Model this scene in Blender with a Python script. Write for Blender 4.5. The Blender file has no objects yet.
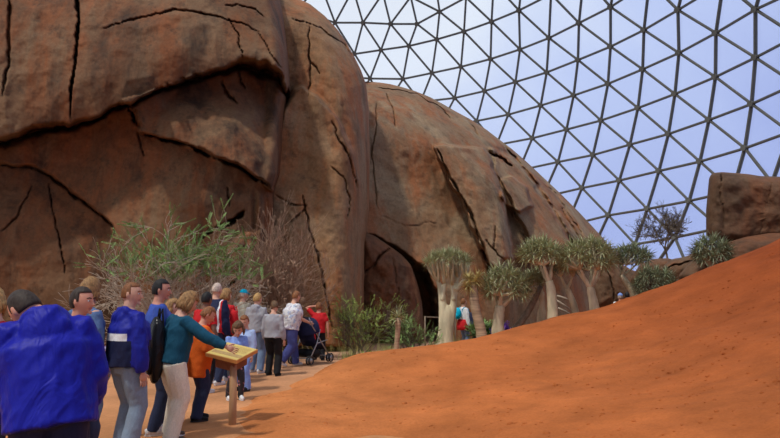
import bpy, bmesh, math, random
import numpy as np
from mathutils import Vector, Matrix, noise

random.seed(7)
PI = math.pi
scn = bpy.context.scene
COL = scn.collection
# ------------------------------------------------------------------ camera
F, HOR, EYE = 650.0, 290.0, 1.62
PITCH = math.atan((HOR - 219) / F)
cp, sp = math.cos(PITCH), math.sin(PITCH)
cam_d = bpy.data.cameras.new('camera')
cam_d.sensor_width = 36.0
cam_d.lens = F * 36.0 / 780.0
cam_d.clip_end = 500
cam = bpy.data.objects.new('camera', cam_d)
cam.location = (0, 0, EYE)
cam.rotation_euler = (PI / 2 + PITCH, 0, 0)
COL.objects.link(cam)
scn.camera = cam


def P(px, py, Y):
    """world point on the plane y = Y that the photo shows at (px, py)"""
    dx, du = (px - 390) / F, (219 - py) / F
    dy, dz = cp - du * sp, sp + du * cp
    t = Y / dy
    return Vector((dx * t, Y, EYE + dz * t))


def Pn(px, py, Y):
    dx, du = (px - 390) / F, (219 - py) / F
    dy, dz = cp - du * sp, sp + du * cp
    t = Y / dy
    return np.stack([dx * t, Y + 0 * dx, EYE + dz * t], -1)


# ------------------------------------------------------------------ materials
def new_mat(name):
    m = bpy.data.materials.new(name)
    m.use_nodes = True
    nt = m.node_tree
    b = nt.nodes['Principled BSDF']
    return m, nt, b


def N(nt, typ, **kw):
    n = nt.nodes.new(typ)
    for k, v in kw.items():
        if k in n.inputs:
            n.inputs[k].default_value = v
        else:
            setattr(n, k, v)
    return n


def ramp(nt, fac, stops):
    r = nt.nodes.new('ShaderNodeValToRGB')
    e = r.color_ramp.elements
    while len(e) < len(stops):
        e.new(0.5)
    for i, (p, c) in enumerate(stops):
        e[i].position = p
        e[i].color = (c[0], c[1], c[2], 1)
    nt.links.new(fac, r.inputs[0])
    return r.outputs[0]


def mix(nt, fac, a, b, mode='MIX'):
    m = nt.nodes.new('ShaderNodeMix')
    m.data_type = 'RGBA'
    m.blend_type = mode
    for s, v in ((0, fac), (6, a), (7, b)):
        if hasattr(v, 'is_output') or hasattr(v, 'links'):
            nt.links.new(v, m.inputs[s])
        elif s == 0:
            m.inputs[0].default_value = v
        else:
            m.inputs[s].default_value = (v[0], v[1], v[2], 1)
    return m.outputs[2]


def coords(nt, scale=(1, 1, 1), obj=True):
    tc = nt.nodes.new('ShaderNodeTexCoord')
    mp = nt.nodes.new('ShaderNodeMapping')
    mp.inputs['Scale'].default_value = scale
    nt.links.new(tc.outputs['Object'], mp.inputs[0])
    return mp.outputs[0]


def noise_tex(nt, vec, scale, detail=4, rough=.55, dist=0):
    n = nt.nodes.new('ShaderNodeTexNoise')
    n.inputs['Scale'].default_value = scale
    n.inputs['Detail'].default_value = detail
    n.inputs['Roughness'].default_value = rough
    n.inputs['Distortion'].default_value = dist
    nt.links.new(vec, n.inputs['Vector'])
    return n.outputs[0]


def bump(nt, b, h, strength=.3, dist=.02, prev=None):
    bp = nt.nodes.new('ShaderNodeBump')
    bp.inputs['Strength'].default_value = strength
    bp.inputs['Distance'].default_value = dist
    nt.links.new(h, bp.inputs['Height'])
    if prev is not None:
        nt.links.new(prev, bp.inputs['Normal'])
    nt.links.new(bp.outputs[0], b.inputs['Normal'])
    return bp.outputs[0]


def simple(name, col, rough=.7, var=.15, scale=12, bstr=.15, bdist=.005, metal=0, spec=.4, stretch=(1, 1, 1)):
    m, nt, b = new_mat(name)
    v = coords(nt, stretch)
    n = noise_tex(nt, v, scale, 4)
    lo = [c * (1 - var) for c in col]
    hi = [min(1, c * (1 + var)) for c in col]
    nt.links.new(ramp(nt, n, [(.3, lo), (.7, hi)]), b.inputs['Base Color'])
    b.inputs['Roughness'].default_value = rough
    b.inputs['Metallic'].default_value = metal
    b.inputs['Specular IOR Level'].default_value = spec
    if bstr > 0:
        bump(nt, b, n, bstr, bdist)
    return m


def rock_mat(name, base, red, tan, dark, streak=1.0, tanamt=.5, ang=.5):
    m, nt, b = new_mat(name)
    v = coords(nt)
    vs = coords(nt, (1, 1, .2))
    vd = coords(nt, (1.2, 1.2, .22))
    vd.node.inputs['Rotation'].default_value = (0, ang, 0)
    n1 = noise_tex(nt, v, .3, 4, .6, .3)
    n2 = noise_tex(nt, vd, .8, 6, .65, .2)
    n3 = noise_tex(nt, vs, 1.0, 5, .65, .2)
    n4 = noise_tex(nt, v, 11, 6, .7)
    n5 = noise_tex(nt, vd, 2.2, 8, .72, .1)
    n6 = noise_tex(nt, v, 2.2, 9, .68, 0)
    c = ramp(nt, n1, [(.40, base), (.60, tan)])
    c = mix(nt, ramp(nt, n2, [(.46, (0, 0, 0)), (.62, (1, 1, 1))]), c, red)
    c = mix(nt, ramp(nt, n3, [(.50, (0, 0, 0)), (.68, (streak * .8,) * 3)]), c, dark)
    c = mix(nt, ramp(nt, n5, [(.50, (0, 0, 0)), (.70, (tanamt,) * 3)]), c, tan)
    c = mix(nt, ramp(nt, n6, [(.34, (.5,) * 3), (.44, (0,) * 3)]), c, dark)
    c = mix(nt, 1.0, c, ramp(nt, n4, [(.28, (.72, .70, .68)), (.7, (1.14, 1.14, 1.14))]), 'MULTIPLY')
    nt.links.new(c, b.inputs['Base Color'])
    b.inputs['Roughness'].default_value = .8
    b.inputs['Specular IOR Level'].default_value = .25
    p = bump(nt, b, n6, .5, .07)
    p = bump(nt, b, n5, .4, .05, p)
    p = bump(nt, b, n4, .4, .02, p)
    return m


M = {}
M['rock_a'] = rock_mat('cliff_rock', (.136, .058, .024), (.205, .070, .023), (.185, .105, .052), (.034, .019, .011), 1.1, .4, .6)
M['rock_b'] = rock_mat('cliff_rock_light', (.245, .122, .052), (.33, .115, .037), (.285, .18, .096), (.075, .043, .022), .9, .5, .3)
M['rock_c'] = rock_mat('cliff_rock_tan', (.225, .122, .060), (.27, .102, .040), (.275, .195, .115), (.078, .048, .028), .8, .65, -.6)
M['rock_d'] = rock_mat('boulder_rock', (.125, .055, .027), (.18, .066, .027), (.135, .08, .045), (.042, .025, .015), .8, .3, .4)


def sand_mat():
    m, nt, b = new_mat('orange_sand')
    v = coords(nt)
    n1 = noise_tex(nt, v, .25, 4, .5, .3)
    n2 = noise_tex(nt, v, 1.6, 6, .6)
    n3 = noise_tex(nt, v, 30, 5, .7)
    n4 = noise_tex(nt, v, 6, 4, .6)
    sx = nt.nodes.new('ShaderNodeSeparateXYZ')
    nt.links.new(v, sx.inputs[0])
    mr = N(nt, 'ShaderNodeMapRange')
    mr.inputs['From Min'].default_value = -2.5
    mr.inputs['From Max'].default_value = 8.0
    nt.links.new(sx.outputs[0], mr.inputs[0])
    c = ramp(nt, mr.outputs[0], [(0, (.60, .235, .08)), (.35, (.53, .165, .048)), (1, (.27, .058, .015))])  # lit left and shaded right of the dune, painted into the sand colour
    c = mix(nt, ramp(nt, n1, [(.35, (.0,) * 3), (.7, (.35,) * 3)]), c, (.33, .080, .020))
    c = mix(nt, 1.0, c, ramp(nt, n2, [(.3, (.76, .74, .72)), (.7, (1.12, 1.1, 1.1))]), 'MULTIPLY')
    c = mix(nt, 1.0, c, ramp(nt, n3, [(.3, (.86, .84, .82)), (.6, (1.04, 1.04, 1.04))]), 'MULTIPLY')
    nt.links.new(c, b.inputs['Base Color'])
    b.inputs['Roughness'].default_value = .95
    b.inputs['Specular IOR Level'].default_value = .1
    p = bump(nt, b, n4, .5, .05)
    bump(nt, b, n3, .6, .012, p)
    return m


def path_mat():
    m, nt, b = new_mat('path_sand')
    v = coords(nt)
    n2 = noise_tex(nt, v, 1.2, 6, .6)
    n3 = noise_tex(nt, v, 25, 5, .7)
    sx = nt.nodes.new('ShaderNodeSeparateXYZ')
    nt.links.new(v, sx.inputs[0])
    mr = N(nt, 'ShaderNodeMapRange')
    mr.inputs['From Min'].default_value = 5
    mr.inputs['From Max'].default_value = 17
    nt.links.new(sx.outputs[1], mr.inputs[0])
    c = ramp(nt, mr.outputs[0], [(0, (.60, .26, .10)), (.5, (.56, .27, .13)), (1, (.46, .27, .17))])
    c = mix(nt, 1.0, c, ramp(nt, n2, [(.3, (.8, .78, .75)), (.7, (1.12, 1.1, 1.08))]), 'MULTIPLY')
    c = mix(nt, 1.0, c, ramp(nt, n3, [(.3, (.82, .8, .8)), (.65, (1.05, 1.05, 1.05))]), 'MULTIPLY')
    nt.links.new(c, b.inputs['Base Color'])
    b.inputs['Roughness'].default_value = .95
    b.inputs['Specular IOR Level'].default_value = .1
    p = bump(nt, b, n2, .4, .03)
    bump(nt, b, n3, .5, .01, p)
    return m


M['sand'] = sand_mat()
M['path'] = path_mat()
M['strut'] = simple('dome_frame_metal', (.105, .10, .085), .5, .1, 3, 0, metal=.1)
M['trunk_pale'] = simple('pale_trunk_bark', (.58, .50, .33), .85, .35, 5, .5, .02, stretch=(1, 1, .25), spec=.2)
M['trunk_band'] = simple('ringed_trunk_bark', (.38, .27, .17), .8, .4, 6, .5, .02, stretch=(.3, .3, 3), spec=.2)
M['trunk_dark'] = simple('grey_trunk_bark', (.22, .17, .12), .85, .3, 8, .5, .02, spec=.2)
M['aloe'] = simple('aloe_leaf', (.33, .335, .17), .5, .35, 6, 0, spec=.4)
M['aloe_dark'] = simple('aloe_leaf_grey', (.23, .26, .15), .5, .35, 6, 0, spec=.4)
M['aloe_gold'] = simple('aloe_leaf_gold', (.42, .33, .12), .55, .35, 6, 0, spec=.4)
M['twig'] = simple('grey_twig', (.42, .34, .26), .9, .25, 8, 0, spec=.1)
M['twig_brown'] = simple('brown_twig', (.34, .22, .15), .9, .3, 8, 0, spec=.1)
M['twig_dark'] = simple('dark_twig', (.15, .12, .09), .9, .3, 8, 0, spec=.1)
M['leaf'] = simple('fine_green_leaf', (.22, .33, .11), .7, .4, 5, 0, spec=.2)
M['leaf_dry'] = simple('dry_leaf', (.36, .23, .15), .8, .4, 5, 0, spec=.1)
M['leaf_bright'] = simple('bright_green_leaf', (.24, .30, .07), .7, .4, 5, 0, spec=.2)
M['flower'] = simple('purple_flower', (.22, .08, .45), .7, .3, 5, 0)
M['flower_red'] = simple('red_flower', (.6, .08, .05), .7, .3, 5, 0)
M['grass'] = simple('dry_grass', (.34, .32, .12), .8, .35, 5, 0, spec=.1)
M['skin'] = simple('skin', (.62, .34, .235), .55, .08, 8, 0, spec=.3)
M['skin_red'] = simple('skin_flushed', (.60, .27, .18), .55, .08, 8, 0, spec=.3)
M['skin_dark'] = simple('skin_brown', (.20, .10, .065), .55, .1, 8, 0, spec=.3)
for nm, c in dict(dark=(.035, .022, .016), black=(.012, .010, .010), brown=(.12, .065, .03), auburn=(.22, .085, .03),
                  blonde=(.42, .25, .09), curly=(.30, .16, .06), grey=(.50, .40, .33)).items():
    M['hair_' + nm] = simple('hair_' + nm, c, .6, .45, 60, .6, .01, stretch=(1, 1, .4), spec=.3)


def cloth(name, col, rough=.8, w=.5, sc=9, spec=.2, dist=.03):
    m, nt, b = new_mat(name)
    v = coords(nt, (1, 1, .6))
    n = noise_tex(nt, v, sc, 3, .5, 1.2)
    n2 = noise_tex(nt, v, 90, 2)
    nt.links.new(ramp(nt, n2, [(.3, [c * .9 for c in col]), (.7, [min(1, c * 1.08) for c in col])]), b.inputs['Base Color'])
    b.inputs['Roughness'].default_value = rough
    b.inputs['Specular IOR Level'].default_value = spec
    bump(nt, b, n, w, dist)
    return m


for nm, c, r in [('royal', (.012, .018, .28), .55), ('navy', (.010, .014, .05), .7), ('white', (.75, .75, .76), .7), ('jeans', (.16, .23, .36), .85),
                 ('grey_jeans', (.20, .26, .34), .85), ('dark_jeans', (.03, .04, .085), .85), ('tee_blue', (.05, .10, .42), .8),
                 ('teal', (.010, .075, .13), .85), ('cream', (.74, .67, .54), .85), ('orange', (.72, .13, .015), .8), ('red', (.52, .015, .02), .8),
                 ('grey', (.34, .34, .37), .85), ('beige', (.40, .38, .31), .85), ('black', (.012, .012, .014), .75), ('light_blue', (.22, .34, .72), .75),
                 ('pale_blue', (.36, .47, .72), .8), ('steel_blue', (.10, .17, .33), .8), ('turquoise', (.0, .42, .62), .7), ('gloss_black', (.010, .010, .012), .25),
                 ('indigo', (.06, .07, .22), .85), ('shoe_white', (.72, .72, .72), .6), ('shoe_brown', (.10, .065, .045), .6), ('purple', (.12, .05, .4), .8)]:
    M[nm] = cloth(nm + '_cloth', c, r)
M['royal_big'] = cloth('royal_nylon', (.010, .013, .30), .5, .5, 5.5, .15, .05)


def print_mat(name, base, cols, scale, thr=.5):
    m, nt, b = new_mat(name)
    v = coords(nt)
    c = base
    for i, cc in enumerate(cols):
        mp = nt.nodes.new('ShaderNodeMapping')
        mp.inputs['Location'].default_value = (i * 3.1, i * 1.7, i)
        nt.links.new(v, mp.inputs[0])
        n = noise_tex(nt, mp.outputs[0], scale, 3)
        c = mix(nt, ramp(nt, n, [(thr + .06, (0,) * 3), (thr + .09, (1,) * 3)]), c, cc)
    nt.links.new(c, b.inputs['Base Color'])
    b.inputs['Roughness'].default_value = .8
    return m


M['print_white'] = print_mat('printed_white_cotton', (.66, .66, .68), [(.35, .42, .58), (.42, .36, .44)], 14)
M['print_multi'] = print_mat('printed_bag', (.6, .55, .6), [(.7, .12, .2), (.1, .4, .35), (.2, .2, .5)], 22, .46)
M['print_dark'] = print_mat('printed_black_cotton', (.02, .02, .025), [(.4, .15, .2)], 18, .56)


def stripe_mat(name, a, b_, freq, axis=2):
    m, nt, b = new_mat(name)
    v = coords(nt)
    w = nt.nodes.new('ShaderNodeTexWave')
    w.bands_direction = 'XYZ'[axis]
    w.inputs['Scale'].default_value = freq
    nt.links.new(v, w.inputs['Vector'])
    nt.links.new(ramp(nt, w.outputs[1], [(.45, a), (.55, b_)]), b.inputs['Base Color'])
    b.inputs['Roughness'].default_value = .8
    return m


M['stripe'] = stripe_mat('striped_cotton', (.65, .68, .75), (.03, .06, .35), 9)
M['eye_white'] = simple('eye_white', (.7, .68, .65), .3, 0, 5, 0)
M['eye_dark'] = simple('iris', (.03, .02, .02), .3, 0, 5, 0)
M['lip'] = simple('lip', (.45, .16, .13), .5, .05, 5, 0)
M['wood'] = simple('sign_post_wood', (.42, .24, .12), .75, .35, 9, .4, .01, stretch=(1, 1, .15))
M['wood_dark'] = simple('sign_box_wood', (.24, .09, .04), .7, .25, 6, .3, .01)
M['wood_orange'] = simple('sign_edge_wood', (.60, .28, .08), .7, .2, 6, .3, .01)
M['sign_face'] = simple('sign_yellow', (.62, .46, .13), .5, .06, 4, 0)
M['sign_band'] = simple('sign_band', (.42, .27, .10), .5, .2, 30, 0)
M['ink'] = simple('sign_ink', (.12, .09, .05), .6, .2, 30, 0)
M['rubber'] = simple('rubber', (.02, .02, .022), .6, .2, 20, 0)
M['metal'] = simple('grey_metal', (.35, .35, .37), .35, .1, 20, 0, metal=.7)


def glass_mat():
    m = bpy.data.materials.new('dome_pane')
    m.use_nodes = True
    nt = m.node_tree
    nt.nodes.clear()
    o = nt.nodes.new('ShaderNodeOutputMaterial')
    t = nt.nodes.new('ShaderNodeBsdfTransparent')
    t.inputs[0].default_value = (.95, .97, 1, 1)
    g = nt.nodes.new('ShaderNodeBsdfGlossy')
    g.inputs['Roughness'].default_value = .15
    g.inputs['Color'].default_value = (.8, .85, .9, 1)
    x = nt.nodes.new('ShaderNodeMixShader')
    x.inputs[0].default_value = .05
    nt.links.new(t.outputs[0], x.inputs[1])
    nt.links.new(g.outputs[0], x.inputs[2])
    nt.links.new(x.outputs[0], o.inputs[0])
    return m


M['pane'] = glass_mat()


# ------------------------------------------------------------------ mesh helpers
class MB:
    def __init__(s):
        s.v = []
        s.f = []
        s.m = []

    def add(s, vs, fs, mi=0):
        o = len(s.v)
        s.v.extend([tuple(p) for p in vs])
        s.f.extend([tuple(i + o for i in f) for f in fs])
        s.m.extend([mi] * len(fs))

    def tube(s, pts, rad, n=8, ref=None, cap=True, mi=0):
        pts = [Vector(p) for p in pts]
        k = len(pts)
        if not isinstance(rad, (list, tuple)):
            rad = [rad] * k
        u = None
        vs = []
        for i, p in enumerate(pts):
            d = pts[min(i + 1, k - 1)] - pts[max(i - 1, 0)]
            if d.length < 1e-9:
                d = Vector((0, 0, 1))
            d.normalize()
            if ref is not None:
                a = Vector(ref) - d * d.dot(Vector(ref))
            elif u is None:
                a = Vector((1, 0, 0)) if abs(d.x) < .9 else Vector((0, 1, 0))
                a = a - d * d.dot(a)
            else:
                a = u - d * d.dot(u)
            if a.length < 1e-6:
                a = d.orthogonal()
            u = a.normalized()
            w = d.cross(u)
            r = rad[i]
            ra, rb = (r if isinstance(r, (list, tuple)) else (r, r))
            for j in range(n):
                t = 2 * PI * j / n
                vs.append(p + u * (ra * math.cos(t)) + w * (rb * math.sin(t)))
        fs = []
        for i in range(k - 1):
            for j in range(n):
                a, b = i * n + j, i * n + (j + 1) % n
                fs.append((a, b, b + n, a + n))
        if cap:
            fs.append(tuple(range(n - 1, -1, -1)))
            fs.append(tuple((k - 1) * n + j for j in range(n)))
        s.add(vs, fs, mi)

    def ball(s, c, r, nu=12, nv=8, rot=None, mi=0, fn=None):
        c = Vector(c)
        rx, ry, rz = r if isinstance(r, (list, tuple)) else (r, r, r)
        vs = []
        for i in range(1, nv):
            ph = PI * i / nv
            for j in range(nu):
                t = 2 * PI * j / nu
                q = Vector((rx * math.sin(ph) * math.cos(t), ry * math.sin(ph) * math.sin(t), rz * math.cos(ph)))
                vs.append(q)
        vs.append(Vector((0, 0, rz)))
        vs.append(Vector((0, 0, -rz)))
        if fn:
            vs = [fn(q) for q in vs]
        if rot is not None:
            vs = [rot @ q for q in vs]
        vs = [q + c for q in vs]
        fs = []
        for i in range(nv - 2):
            for j in range(nu):
                a, b = i * nu + j, i * nu + (j + 1) % nu
                fs.append((a, a + nu, b + nu, b))
        T, B = len(vs) - 2, len(vs) - 1
        for j in range(nu):
            fs.append((T, j, (j + 1) % nu))
            a = (nv - 2) * nu
            fs.append((B, a + (j + 1) % nu, a + j))
        s.add(vs, fs, mi)

    def box(s, c, size, rot=None, mi=0):
        c = Vector(c)
        hx, hy, hz = [q / 2 for q in size]
        vs = [Vector((x, y, z)) for x in (-hx, hx) for y in (-hy, hy) for z in (-hz, hz)]
        if rot is not None:
            vs = [rot @ v for v in vs]
        s.add([v + c for v in vs], [(0, 1, 3, 2), (4, 6, 7, 5), (0, 4, 5, 1), (2, 3, 7, 6), (0, 2, 6, 4), (1, 5, 7, 3)], mi)

    def mesh(s, name):
        me = bpy.data.meshes.new(name)
        me.from_pydata(s.v, [], s.f)
        if any(s.m):
            me.polygons.foreach_set('material_index', s.m)
        me.update()
        return me


def link(name, me, mats, parent=None, smooth=True):
    o = bpy.data.objects.new(name, me)
    COL.objects.link(o)
    if not isinstance(mats, (list, tuple)):
        mats = [mats]
    if not me.materials:
        for m in mats:
            me.materials.append(m)
    if smooth:
        me.polygons.foreach_set('use_smooth', [True] * len(me.polygons))
    if parent is not None:
        o.parent = parent
    return o


def tag(o, label=None, cat=None, group=None, kind=None):
    if label:
        o['label'] = label
    if cat:
        o['category'] = cat
    if group:
        o['group'] = group
    if kind:
        o['kind'] = kind
    return o


def empty(name, loc=(0, 0, 0)):
    o = bpy.data.objects.new(name, None)
    o.empty_display_size = .2
    o.location = loc
    COL.objects.link(o)
    return o


def rebase(root, parts):
    """children meshes are authored in world space: shift them to the root's own space"""
    L = Vector(root.location)
    for p in parts:
        p.data.transform(Matrix.Translation(-L))
        p.parent = root


def remesh(mb, voxel, smooth=3, fac=.5):
    me = mb.mesh('tmp')
    o = bpy.data.objects.new('tmp', me)
    COL.objects.link(o)
    r = o.modifiers.new('r', 'REMESH')
    r.mode = 'VOXEL'
    r.voxel_size = voxel
    if smooth:
        s = o.modifiers.new('s', 'SMOOTH')
        s.iterations = smooth
        s.factor = fac
    dg = bpy.context.evaluated_depsgraph_get()
    out = bpy.data.meshes.new_from_object(o.evaluated_get(dg))
    bpy.data.objects.remove(o)
    bpy.data.meshes.remove(me)
    out.materials.clear()
    return out


# vectorised value noise
def vnoise(p, seed=0):
    p = np.asarray(p, float)
    i = np.floor(p).astype(np.int64)
    f = p - i
    f = f * f * f * (f * (f * 6 - 15) + 10)

    def h(dx, dy, dz):
        n = (i[..., 0] + dx) * 374761393 + (i[..., 1] + dy) * 668265263 + (i[..., 2] + dz) * 1274126177 + seed * 362437
        n = (n ^ (n >> 13)) * 1103515245
        n = (n ^ (n >> 16)) & 0xffffff
        return n / 0xffffff * 2 - 1
    x, y, z = f[..., 0], f[..., 1], f[..., 2]
    r = 0
    for dx in (0, 1):
        for dy in (0, 1):
            for dz in (0, 1):
                r = r + h(dx, dy, dz) * (x if dx else 1 - x) * (y if dy else 1 - y) * (z if dz else 1 - z)
    return r


def fbm(p, octs=4, seed=0, gain=.5):
    r = 0
    a = 1.0
    p = np.asarray(p, float)
    for k in range(octs):
        r = r + a * vnoise(p, seed + k * 17)
        p = p * 2.03 + 5.1
        a *= gain
    return r


# ------------------------------------------------------------------ ground and dune
# dune: smooth surface through surveyed points (x, y, z)
crest = [(250, 402, 9.35), (270, 391, 10.2), (293, 380, 11.5), (320, 368, 12.9), (345, 359.5, 13.8), (400, 352, 14.4), (440, 346, 14.8), (480, 337, 15.2), (520, 328, 15.6),
         (560, 318, 15.8), (600, 308, 16.0), (640, 297, 16.0), (680, 283, 15.9), (715, 268, 15.6), (745, 252, 15.2), (780, 238, 14.8),
         (840, 212, 14.4), (900, 190, 14.2)]
cpts = []
for px, py, Y in crest:
    q = P(px, py, Y)
    cpts.append((q.x, q.y, q.z))
    h = max(q.z, .02)
    k = (q.x + 3) / 12
    # the foot and belly in front of the crest, the gentler back behind it
    cpts.append((q.x * .80 + .15, q.y * .78, h * .70 - .02))
    cpts.append((q.x * .58 + .35, q.y * .55, h * .42 - .06))
    cpts.append((q.x * 1.16, q.y + 2.0, h - .62 - .05 * h))
    cpts.append((q.x * 1.32, q.y + 4.4, min(h - 1.5, h * .35)))
for (x, y, z) in [(-2.4, 11.5, -.12), (-1.9, 9.6, -.05), (-2.0, 8.0, -.05), (-1.7, 6.6, -.05), (-.9, 5.0, -.06), (0, 3, -.1), (2, 3, .1), (5, 3, .75), (-2.6, 13, -.2),
                  (-1.2, 16, -.4), (0, 17.5, -.45), (-4, 9, -.5), (-4, 6, -.5), (-3, 4, -.4), (8, 4, 1.7), (12, 8, 3.2), (-5, 14, -.6), (2, 20.5, -.6), (5, 21, -.5),
                  (8, 22, -.2), (12, 22, .8), (16, 20, 2.4)]:
    cpts.append((x, y, z))
cpts = np.array(cpts)
_d = np.linalg.norm(cpts[:, None, :2] - cpts[None, :, :2], axis=2)
_K = _d + 0.0
_n = len(cpts)
_A = np.zeros((_n + 3, _n + 3))
_A[:_n, :_n] = np.where(_d > 0, _d ** 2 * np.log(_d + 1e-9), 0) + np.eye(_n) * .25
_A[:_n, _n] = 1
_A[:_n, _n + 1:] = cpts[:, :2]
_A[_n:, :_n] = _A[:_n, _n:].T
_w = np.linalg.solve(_A, np.concatenate([cpts[:, 2], [0, 0, 0]]))


def dune_raw(x, y):
    x = np.asarray(x, float)
    y = np.asarray(y, float)
    q = np.stack([x, y], -1)
    d = np.linalg.norm(q[..., None, :] - cpts[:, :2], axis=-1)
    r = (np.where(d > 0, d ** 2 * np.log(d + 1e-9), 0) * _w[:_n]).sum(-1)
    return r + _w[_n] + x * _w[_n + 1] + y * _w[_n + 2]


def dune_z(x, y):
    z = dune_raw(x, y)
    x = np.asarray(x, float)
    y = np.asarray(y, float)
    p = np.stack([x, y, 0 * x], -1)
    return z + .05 * fbm(p * .6, 3, 3) + .017 * fbm(p * 2.6, 4, 5) - .03 * np.clip(fbm(p * 1.9 + 7, 3, 15) - .55, 0, 1)


def path_z(x, y):
    x = np.asarray(x, float)
    y = np.asarray(y, float)
    return -.02 - .35 * np.clip((y - 15.5) / 7, 0, 1) + 0 * x


def ground_z(x, y):
    return float(max(dune_z(x, y) if (-4 < x < 20 and 2.5 < y < 23) else -9, path_z(x, y)))


def grid_mesh(name, xs, ys, zf, mat, kind='structure', label=None, cat=None, thick=None):
    X, Y = np.meshgrid(xs, ys)
    Z = zf(X, Y)
    V = np.stack([X, Y, Z], -1).reshape(-1, 3)
    nx = len(xs)
    fs = []
    for j in range(len(ys) - 1):
        for i in range(nx - 1):
            a = j * nx + i
            fs.append((a, a + 1, a + nx + 1, a + nx))
    me = bpy.data.meshes.new(name)
    me.from_pydata(V.tolist(), [], fs)
    o = link(name, me, mat)
    tag(o, label, cat, kind=kind)
    return o


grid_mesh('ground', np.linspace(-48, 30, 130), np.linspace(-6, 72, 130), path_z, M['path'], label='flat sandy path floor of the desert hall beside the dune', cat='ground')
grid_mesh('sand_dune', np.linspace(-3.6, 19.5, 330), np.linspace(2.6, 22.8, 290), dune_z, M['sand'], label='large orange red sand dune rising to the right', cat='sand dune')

# clods, pebbles and trampled hollows on the dune
mbs = MB()
rnd = random.Random(4)
for k in range(900):
    while True:
        px, py = rnd.uniform(225, 779), rnd.uniform(300, 437)
        x = (px - 390) / F
        y = rnd.uniform(6, 13.5)
        x = x * y
        if dune_z(x, y) > .03:
            break
    z = float(dune_z(x, y))
    r = rnd.uniform(.007, .024) * (2.0 if rnd.random() < .06 else 1)
    mbs.ball((x, y, z), (r, r * .8, r * .6), 5, 4, fn=lambda q: q * rnd.uniform(.8, 1.2))
o = link('sand_clods', mbs.mesh('sand_clods'), M['sand'], smooth=False)
tag(o, 'small loose clods of sand scattered over the dune face', 'sand clods', kind='stuff')


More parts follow.
